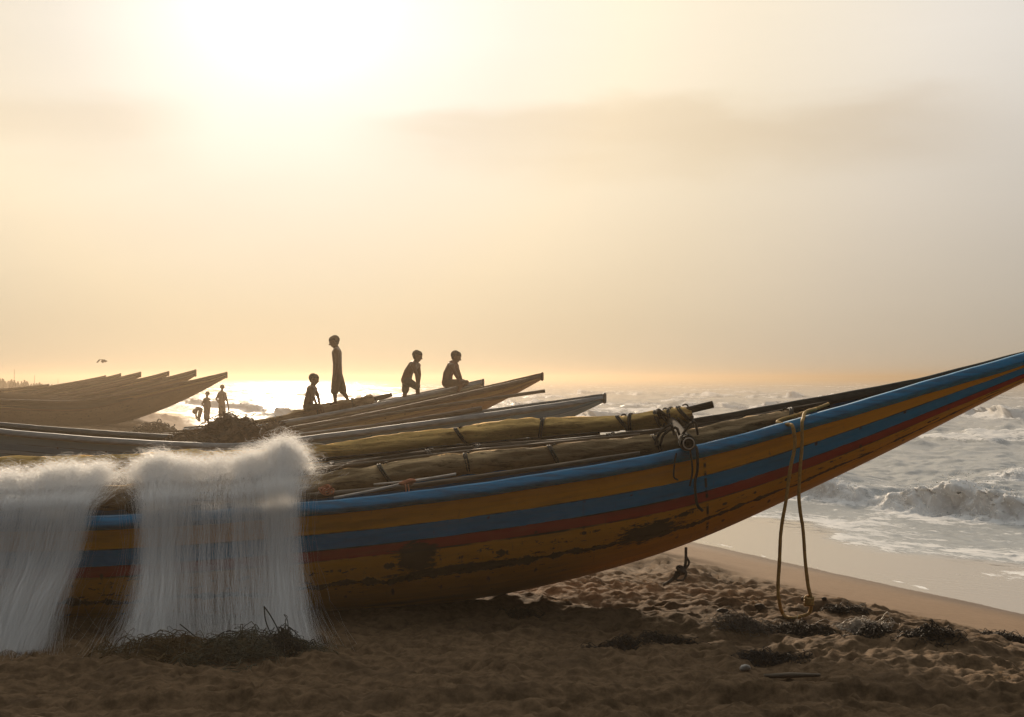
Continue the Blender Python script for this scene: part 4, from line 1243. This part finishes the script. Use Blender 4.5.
def net_heap(lab, lobes, Yb, seed):
    """a soft dome of piled net: lobes (u, v_top, half width px)"""
    root = None
    xs0 = (lobes[0][0] - 512) / F * Yb
    mb = MB()
    gx_, gy_ = np.meshgrid(np.linspace(-1.6, 1.6, 110), np.linspace(-.75, .75, 60), indexing='ij')
    z = np.zeros_like(gx_) - .4
    for u, vt, hw in lobes:
        cx = (u - 512) / F * Yb - xs0; w_ = hw / F * Yb; zt = H - (vt - HZ) / F * Yb - .62
        z = np.maximum(z, zt * (1 - np.clip(((gx_ - cx) / w_) ** 2 + (gy_ / .55) ** 2, 0, 1.6)))
    z = .62 + z + .10 * fbm(gx_ * 4, gy_ * 4, 4, seed) + .05 * fbm(gx_ * 14, gy_ * 14, 3, seed + 7)
    mb.grid(np.stack([gx_ + xs0, gy_ + Yb, np.maximum(z, .35)], -1))
    o = mb.build('net_heap', M['heap_net'], None, loc=(xs0, Yb, .6))
    rg = np.random.default_rng(seed)
    N = 1400
    ii = rg.integers(0, z.size, N)
    c = np.stack([(gx_ + xs0).reshape(-1)[ii], (gy_ + Yb).reshape(-1)[ii], np.maximum(z, .35).reshape(-1)[ii] + .01], -1)
    th_ = np.linspace(0, 1, 10)[None]
    cur = np.zeros((N, 10, 3)); dr = rg.normal(0, .13, (N, 3)) * np.array((1, 1, .3)); p_ = rg.uniform(0, 6.28, (N, 1)); f_ = rg.uniform(2, 7, (N, 1))
    for a in range(3):
        cur[:, :, a] = c[:, a:a + 1] + dr[:, a:a + 1] * (th_ - .5) + .035 * np.sin(p_ * (a + 1) + f_ * th_)
    s_ = strands_object('loose_cord', cur - np.array(o.location), .006, M['heap_net'], o)
    tag(o, lab, 'net heap')
    return o


net_heap('brown rounded heap of net piled in the grey blue boat, left of the boys', [(232, 419.5, 52), (275, 424, 34), (195, 431, 34)], 19.35, 5)
# dark lump on the lit bank behind
lumpx, lumpy = P(158, 427, 40)[0], 40.0
loc_ = np.array((float(lumpx), lumpy, ground(lumpx, lumpy)))
o = cords('seaweed', (float(lumpx), lumpy), 500, .5, .4, .012, 77, M['weed'], .6, None, loc_, 1.0, 1.7, .3)
o.location = loc_
tag(o, 'dark wrack clump on the sunlit bank below the far boats', 'seaweed', 'seaweed washed up on the sand')


# ------------------------------------------------------------------ people
def capsules_mesh(name, caps, voxel, mat, parent, loc, smooth_it=4):
    """union of tapered capsules remeshed into one continuous skin"""
    bm = bmesh.new()
    for a, b, ra, rb in caps:
        a, b = Vector(a), Vector(b)
        dv = b - a
        L = max(dv.length, 1e-5)
        rot = dv.to_track_quat('Z', 'Y').to_matrix().to_4x4()
        seg, hs = 14, 5
        prof = [(ra * math.cos(q_), -ra * math.sin(q_)) for q_ in np.linspace(math.pi / 2 * .98, 0, hs)] + [(rb * math.cos(q_), L + rb * math.sin(q_)) for q_ in np.linspace(0, math.pi / 2 * .98, hs)]
        rings = [[bm.verts.new(Matrix.Translation(a) @ rot @ Vector((r_ * math.cos(k * 6.28319 / seg), r_ * math.sin(k * 6.28319 / seg), z_))) for k in range(seg)] for r_, z_ in prof]
        for r1_, r2_ in zip(rings, rings[1:]):
            for k in range(seg):
                bm.faces.new((r1_[k], r1_[(k + 1) % seg], r2_[(k + 1) % seg], r2_[k]))
        bm.faces.new(rings[0][::-1]); bm.faces.new(rings[-1])
    me0 = bpy.data.meshes.new('tmp'); bm.to_mesh(me0); bm.free()
    ob = bpy.data.objects.new('tmp', me0); COL.objects.link(ob)
    md = ob.modifiers.new('r', 'REMESH'); md.mode = 'VOXEL'; md.voxel_size = voxel
    ms = ob.modifiers.new('s', 'SMOOTH'); ms.iterations = smooth_it; ms.factor = .5
    dg = bpy.context.evaluated_depsgraph_get()
    me = bpy.data.meshes.new_from_object(ob.evaluated_get(dg))
    bpy.data.objects.remove(ob); bpy.data.meshes.remove(me0)
    me.name = name
    me.transform(Matrix.Translation(-Vector(loc)))
    me.polygons.foreach_set('use_smooth', [True] * len(me.polygons))
    me.materials.clear(); me.materials.append(mat)
    o = bpy.data.objects.new(name, me); COL.objects.link(o)
    if parent is not None: o.parent = parent
    return o


def person(label, J, k, face, clothes, cloth_mat, voxel=.010, group=None, shirt=None):
    """J: joints in world space (each a point); k: body scale in metres of standing height; face: unit vector the face looks along"""
    J = {n_: np.asarray(p, float) for n_, p in J.items()}
    root = empty('person', tuple(J['base']))
    tag(root, label, 'person', group)
    loc = J['base']
    u = k / 1.7
    f_ = np.asarray(face, float); f_ /= np.linalg.norm(f_)
    up = J['head'] - J['neck']; up /= np.linalg.norm(up)
    f_ = f_ - up * np.dot(f_, up); f_ /= np.linalg.norm(f_)
    sd_ = np.cross(up, f_)
    h = J['head']; hr = J.get('hr', .098 * (.35 + .65 * u) * 1.0)
    caps = [(h + up * hr * .22 - f_ * hr * .12, h + up * hr * .18 + f_ * hr * .16, hr * .86, hr * .80),          # cranium
            (h + f_ * hr * .18, h - up * hr * .62 + f_ * hr * .42, hr * .66, hr * .40),                            # face to chin
            (h - up * hr * .05 + f_ * hr * .86, h - up * hr * .26 + f_ * hr * 1.02, hr * .10, hr * .16),           # nose
            (h - up * hr * .52 + f_ * hr * .74 - sd_ * hr * .16, h - up * hr * .52 + f_ * hr * .74 + sd_ * hr * .16, hr * .12, hr * .12),   # lips
            (J['neck'] - up * .02, h - up * hr * .5 - f_ * hr * .08, .052 * u, .050 * u)]
    for s in (-1, 1):
        caps.append((h + sd_ * s * hr * .80 + up * hr * .12, h + sd_ * s * hr * .84 - up * hr * .20, hr * .13, hr * .10))   # ears
        caps.append((h + sd_ * s * hr * .28 + f_ * hr * .74 + up * hr * .16, h + sd_ * s * hr * .40 + f_ * hr * .70 + up * hr * .15, hr * .12, hr * .10))   # brow
    T = J
    sp = (T['neck'] * .35 + T['hip'] * .65)
    if 'belly' in T: sp = T['belly']
    chest = T['neck'] * .72 + sp * .28
    shl, shr = T['sh_l'], T['sh_r']
    for s_, sh in (('l', shl), ('r', shr)):
        off_ = (sh - (shl + shr) / 2)
        caps += [(T['neck'] - up * .01, sh, .062 * u, .072 * u),
                 (chest + off_ * .45, sp + off_ * .36, .108 * u, .098 * u), (sp + off_ * .36, T['hip'] + off_ * .38, .098 * u, .110 * u)]
    caps += [(T['neck'] * .93 + chest * .07, chest, .075 * u, .112 * u), (chest, sp, .115 * u, .104 * u), (sp, T['hip'], .104 * u, .116 * u)]
    for s in 'lr':
        caps += [(T['sh_' + s], T['el_' + s], .058 * u, .043 * u), (T['el_' + s], T['ha_' + s], .043 * u, .030 * u)]
        # hand: palm, four fingers, thumb
        wv = T['ha_' + s] - T['el_' + s]; wv /= np.linalg.norm(wv)
        hd = T.get('hd_' + s, wv); hd = np.asarray(hd, float) / np.linalg.norm(hd)
        ac = np.cross(hd, (.3, 1, .2)); ac /= np.linalg.norm(ac); pn = np.cross(hd, ac)
        w0 = T['ha_' + s]
        pe = w0 + hd * .075 * u
        caps += [(w0, pe, .026 * u, .034 * u)]
        for q_, L_ in ((-.027, .062), (-.009, .072), (.009, .068), (.027, .052)):
            b0_ = pe + ac * q_ * u; m_ = b0_ + (hd * .55 + ac * q_ * 3) * L_ * u; e_ = m_ + (hd * .42 + pn * .22) * L_ * u
            caps += [(b0_, m_, .0115 * u, .0105 * u), (m_, e_, .0105 * u, .009 * u)]
        caps += [(w0 + ac * -.022 * u + hd * .02 * u, w0 - ac * .055 * u + hd * .06 * u, .014 * u, .011 * u)]
        caps += [(T['hip'] + (T['th_' + s] - T['hip']), T['kn_' + s], .082 * u, .056 * u), (T['kn_' + s], T['kn_' + s] * .62 + T['an_' + s] * .38, .055 * u, .056 * u),
                 (T['kn_' + s] * .62 + T['an_' + s] * .38, T['an_' + s], .056 * u, .036 * u)]
        ft = T.get('ft_' + s)
        if ft is None: ft = T['an_' + s] + f_ * .15 * u - np.array((0, 0, .045 * u))
        he = T['an_' + s] - np.array((0, 0, .035 * u)) - (ft - T['an_' + s]) * .18
        caps += [(T['an_' + s], he, .036 * u, .034 * u), (he, ft, .034 * u, .024 * u)]
    capsules_mesh('body', caps, voxel, M['skin'], root, loc, 3)
    capsules_mesh('hair', [(h + up * hr * .30 - f_ * hr * .22, h + up * hr * .33 + f_ * hr * .12, hr * .90, hr * .80), (h - f_ * hr * .30 + up * hr * .0, h - f_ * hr * .32 - up * hr * .28, hr * .72, hr * .5)], voxel * .9, M['hair'], root, loc, 1)
    g = []
    for a, b, ra, rb in clothes:
        g.append((J[a] if isinstance(a, str) else a, J[b] if isinstance(b, str) else b, ra * u, rb * u))
    if g: capsules_mesh('shorts', g, voxel, cloth_mat, root, loc, 2)
    if shirt:
        capsules_mesh('shirt', [((J[a] if isinstance(a, str) else a), (J[b] if isinstance(b, str) else b), ra * u, rb * u) for a, b, ra, rb in shirt[0]], voxel, shirt[1], root, loc, 2)
    return root


def mixp(a, b, f): return np.asarray(a) * (1 - f) + np.asarray(b) * f


def Q(u, v, Y): return P(u, v, Y)


GP = 'boys on the drawn up boats'
# the boy walking down the rolled sail
Yk = 27.4
kn_l, kn_r = Q(334.6, 391.5, Yk - .07), Q(343.0, 391.0, Yk + .07)
J = dict(base=Q(338, 404, Yk), head=Q(334.3, 341.6, Yk), neck=Q(336.6, 348.5, Yk), hip=Q(337.6, 376.5, Yk), belly=Q(337.4, 364, Yk), hr=.105,
         sh_l=Q(336.4, 351.0, Yk - .15), sh_r=Q(338.2, 351.0, Yk + .15), el_l=Q(337.6, 363.5, Yk - .20), el_r=Q(339.8, 363.5, Yk + .19), ha_l=Q(335.4, 375, Yk - .20), ha_r=Q(339.4, 375, Yk + .2), hd_l=(-.15, 0, -1), hd_r=(.1, 0, -1),
         th_l=Q(337.0, 377.5, Yk - .08), th_r=Q(338.6, 377.5, Yk + .08), kn_l=kn_l, kn_r=kn_r, an_l=Q(335.4, 401.5, Yk - .07), an_r=Q(348.0, 400.0, Yk + .07), ft_l=Q(330.5, 404.3, Yk - .09), ft_r=Q(343.0, 401.6, Yk + .06))
person('standing shirtless boy in long loose shorts walking along the rolled sail, head bowed', J, 1.42, (-1, -.1, -.35),
       [('hip', mixp(J['hip'], J['belly'], .25), .128, .112), ('th_l', mixp(J['th_l'], J['kn_l'], .95), .112, .098), ('th_r', mixp(J['th_r'], J['kn_r'], .95), .112, .095), (Q(335.6, 381, Yk), Q(333.2, 391, Yk - .06), .08, .060)], M['cloth_brown'], .010, GP)
# seated on the far end of the roll
Yk = 27.25
J = dict(base=Q(310, 412, Yk), head=Q(314.0, 379.4, Yk), neck=Q(312.6, 386.0, Yk), hip=Q(307.8, 406.5, Yk), belly=Q(309.4, 397, Yk), hr=.100,
         sh_l=Q(311.2, 388.8, Yk - .14), sh_r=Q(314.5, 388.8, Yk + .13), el_l=Q(313.6, 397.5, Yk - .19), el_r=Q(318.3, 397, Yk + .15), ha_l=Q(316.5, 404, Yk - .16), ha_r=Q(319.6, 404.6, Yk + .14), hd_r=(.3, 0, -1),
         th_l=Q(308.6, 407, Yk - .09), th_r=Q(308.8, 407, Yk + .09), kn_l=Q(321.5, 406.5, Yk - .14), kn_r=Q(321.8, 406.5, Yk + .13), an_l=Q(323.5, 415, Yk - .12), an_r=Q(324, 415, Yk + .12), ft_l=Q(329, 417.5, Yk - .14), ft_r=Q(329.5, 417.5, Yk + .13))
person('seated boy leaning on one straight arm on the rolled sail, left of the walking boy', J, 1.30, (1, -.25, -.1),
       [('hip', 'belly', .132, .112), ('th_l', mixp(J['th_l'], J['kn_l'], .8), .098, .08), ('th_r', mixp(J['th_r'], J['kn_r'], .8), .098, .08)], M['cloth_grey'], .010, GP)
# leaning boy, hands on knee
Yk = 27.2
J = dict(base=Q(410, 403, Yk), head=Q(417.4, 356.2, Yk), neck=Q(415.6, 362.8, Yk), hip=Q(406.2, 380, Yk), belly=Q(408.6, 372, Yk), hr=.100,
         sh_l=Q(413.2, 365.2, Yk - .14), sh_r=Q(418.0, 365.4, Yk + .12), el_l=Q(416.3, 374, Yk - .19), el_r=Q(419.6, 374.5, Yk + .13), ha_l=Q(417.2, 382.5, Yk - .14), ha_r=Q(419.0, 382.8, Yk + .10), hd_l=(0, 0, -1), hd_r=(0, 0, -1),
         th_l=Q(406.6, 381, Yk + .09), th_r=Q(407.6, 381, Yk - .09), kn_l=Q(405.2, 391, Yk + .10), kn_r=Q(417.6, 387.5, Yk - .09), an_l=Q(404.0, 401, Yk + .1), an_r=Q(418.0, 398.5, Yk - .09), ft_l=Q(410, 403.6, Yk + .1), ft_r=Q(424, 400.5, Yk - .09))
person('stooping boy in shorts with both hands on his raised knee, beside the grey green rail', J, 1.32, (1, -.2, -.05),
       [('hip', 'belly', .132, .112), ('th_l', mixp(J['th_l'], J['kn_l'], .9), .105, .092), ('th_r', mixp(J['th_r'], J['kn_r'], .88), .105, .085)], M['cloth_grey'], .010, GP)
# boy sitting on the rail looking out to sea
Yk = 26.95
J = dict(base=Q(449, 389, Yk), head=Q(456.0, 356.8, Yk), neck=Q(453.8, 363.2, Yk), hip=Q(447.0, 382.6, Yk), belly=Q(448.0, 374, Yk), hr=.102,
         sh_l=Q(451.8, 366.2, Yk - .15), sh_r=Q(456.2, 366.2, Yk + .13), el_l=Q(456.0, 375.2, Yk - .17), el_r=Q(459.8, 375.6, Yk + .14), ha_l=Q(459.6, 381.4, Yk - .14), ha_r=Q(462.0, 381.4, Yk + .12),
         th_l=Q(447.6, 383.2, Yk - .09), th_r=Q(447.6, 383.2, Yk + .09), kn_l=Q(462.2, 382.4, Yk - .10), kn_r=Q(466.8, 382.2, Yk + .24), an_l=Q(457.5, 392.5, Yk + .12), an_r=Q(462, 393, Yk + .38), ft_l=Q(464, 393.5, Yk + .12), ft_r=Q(468, 394.5, Yk + .38))
person('seated boy in shorts perched on the grey green rail, furthest right of the boys', J, 1.34, (1, -.1, -.12),
       [('hip', 'belly', .132, .112), ('th_l', mixp(J['th_l'], J['kn_l'], .8), .10, .082), ('th_r', mixp(J['th_r'], J['kn_r'], .8), .10, .082)], M['cloth_brown'], .010, GP,
       shirt=([(mixp(J['neck'], J['belly'], .22), 'belly', .132, .122), (mixp(J['sh_l'], J['neck'], .45), mixp(J['belly'], J['sh_l'], .1), .085, .085), (mixp(J['sh_r'], J['neck'], .45), mixp(J['belly'], J['sh_r'], .1), .08, .08), ('belly', 'hip', .122, .126)], M['cloth_red']))
# three at the water's edge far off
Yk = 62.0
GW = 'people at the far waterline'
J = dict(base=Q(222, 427, Yk), head=Q(222.3, 387.5, Yk), neck=Q(222, 391.5, Yk), hip=Q(222, 407, Yk), hr=.115,
         sh_l=Q(219.2, 393.6, Yk), sh_r=Q(225, 393.8, Yk), el_l=Q(216.2, 398.8, Yk), el_r=Q(227, 400.5, Yk), ha_l=Q(219.2, 403.5, Yk), ha_r=Q(228.6, 408, Yk), hd_l=(1, .2, -.3),
         th_l=Q(220.8, 407.5, Yk), th_r=Q(223.4, 407.5, Yk), kn_l=Q(220.3, 416.5, Yk), kn_r=Q(224, 416.5, Yk), an_l=Q(220, 425, Yk), an_r=Q(224.6, 425, Yk))
person('tallest far figure at the waterline standing with one hand on the hip', J, 1.70, (.25, -1, 0), [('hip', mixp(J['hip'], J['neck'], .15), .13, .11), ('th_l', mixp(J['th_l'], J['kn_l'], .85), .10, .09), ('th_r', mixp(J['th_r'], J['kn_r'], .85), .10, .09)], M['cloth_brown'], .016, GW)
J = dict(base=Q(206.5, 427, Yk), head=Q(207.3, 394.0, Yk), neck=Q(207, 397.6, Yk), hip=Q(206.8, 411, Yk), hr=.105,
         sh_l=Q(204.8, 399.4, Yk), sh_r=Q(209.2, 399.6, Yk), el_l=Q(202.2, 403.6, Yk), el_r=Q(210.2, 405.5, Yk), ha_l=Q(204.4, 408.2, Yk), ha_r=Q(209.6, 411.5, Yk), hd_l=(1, .2, -.3),
         th_l=Q(205.6, 411.5, Yk), th_r=Q(207.8, 411.5, Yk), kn_l=Q(205.4, 419, Yk), kn_r=Q(208.3, 419, Yk), an_l=Q(205.4, 425.5, Yk), an_r=Q(208.6, 425.5, Yk))
person('shorter far figure at the waterline standing between the tall one and the crouched one', J, 1.45, (-.3, -1, 0), [('hip', mixp(J['hip'], J['neck'], .15), .13, .11), ('th_l', mixp(J['th_l'], J['kn_l'], .85), .10, .09), ('th_r', mixp(J['th_r'], J['kn_r'], .85), .10, .09)], M['cloth_grey'], .016, GW)
J = dict(base=Q(199, 426, Yk), head=Q(194.8, 411.4, Yk), neck=Q(197.0, 408.2, Yk), hip=Q(200.6, 409.5, Yk), belly=Q(199.3, 408.4, Yk), hr=.100,
         sh_l=Q(196.8, 409.2, Yk - .13), sh_r=Q(197.4, 409.2, Yk + .13), el_l=Q(195.6, 414, Yk - .15), el_r=Q(196, 414, Yk + .15), ha_l=Q(196.4, 418.5, Yk - .12), ha_r=Q(197, 418.5, Yk + .12),
         th_l=Q(200.6, 410.6, Yk - .09), th_r=Q(200.8, 410.6, Yk + .09), kn_l=Q(198.6, 418, Yk - .09), kn_r=Q(199.2, 418, Yk + .09), an_l=Q(200.2, 424.8, Yk - .09), an_r=Q(200.8, 424.8, Yk + .09))
person('far figure bending low over the sand at the waterline', J, 1.40, (-1, -.1, -.5), [('hip', 'belly', .12, .10), ('th_l', mixp(J['th_l'], J['kn_l'], .85), .10, .09), ('th_r', mixp(J['th_r'], J['kn_r'], .85), .10, .09)], M['cloth_brown'], .016, GW)

# far-off crowd on the beach, one mass
rg = random.Random(9)
mb = MB()
for k in range(420):
    u = min(rg.uniform(-60, 95), rg.uniform(-20, 110)); Y = rg.uniform(170, 300)
    p = P(u, 0, Y); x = float(p[0]); z = ground(x, Y)
    hh = rg.uniform(.9, 1.7)
    mb.tube([(x, Y, z), (x, Y, z + hh * .45), (x + rg.uniform(-.1, .1), Y, z + hh * .62), (x, Y, z + hh * .82), (x, Y, z + hh * .86), (x, Y, z + hh * .95), (x, Y, z + hh)], [.12, .17, .2, .18, .07, .12, .05], 6)
tag(mb.build('distant_crowd', M['far_dark'], None), 'far crowd of people blurred by haze at the left end of the beach', 'crowd', kind='stuff')
rg = random.Random(19)
for k in range(4):
    u = (14, 34, 58, 74)[k]; Y = 215 + 12 * k
    x = float(P(u, 0, Y)[0]); z = ground(x, Y)
    mb = MB().tube([(x, Y, z), (x + rg.uniform(-.2, .2), Y, z + (3.3, 2.9, 2.7, 2.5)[k])], [.05, .03], 6)
    tag(mb.build('pole', M['dark_wood'], None, loc=(x, Y, z)), ('tallest thin pole', 'second thin pole from the left', 'third thin pole from the left', 'rightmost thin pole')[k] + ' standing in the far hazy crowd', 'pole', 'poles on the far beach')

# a gull low over the far boats
bp_ = P(104, 361.5, 90)
mb = MB()
mb.tube([bp_ + (-.2, 0, 0), bp_ + (-.08, 0, .02), bp_ + (.12, 0, .01), bp_ + (.22, 0, .03)], [.02, .07, .06, .02], 8)
bird = mb.build('gull', M['far_dark'], None, loc=bp_)
tag(bird, 'small bird gliding low in the sky above the far boats', 'bird')
for s in (-1, 1):
    mb = MB()
    w3 = np.array([[(x * .5 - a * .1, s * (.04 + .28 * a), .03 + .12 * math.sin(a * 1.8) - .03 * a) for x in (-.22, 0, .22 - .16 * a)] for a in np.linspace(0, 2, 9)])
    w3 = w3 + bp_
    w4 = w3[::-1] + (0, 0, .012)
    mb.grid(w3); mb.grid(w4)
    mb.build('wing', M['far_dark'], bird, loc=bp_)

# ------------------------------------------------------------------ sea haze, one box of even air
HAZE_D = 0.0025
me = bpy.data.meshes.new('haze')
bm = bmesh.new()
bmesh.ops.create_cube(bm, size=1)
for v_ in bm.verts:
    v_.co = Vector((v_.co.x * 24000, v_.co.y * 24000, (-3.0 if v_.co.z < 0 else 3.6)))
bm.to_mesh(me); bm.free()
hz = bpy.data.objects.new('haze', me)
COL.objects.link(hz)
tag(hz, kind='stuff')
m = bpy.data.materials.new('haze_air'); m.use_nodes = True
tt = NT(m.node_tree)
pv = tt.n('ShaderNodeVolumePrincipled')
pv.inputs['Color'].default_value = (0.250, 0.204, 0.152, 1)
pv.inputs['Density'].default_value = HAZE_D
pv.inputs['Anisotropy'].default_value = 0.75
tt.t.links.new(pv.outputs[0], tt.n('ShaderNodeOutputMaterial').inputs['Volume'])
me.materials.append(m)
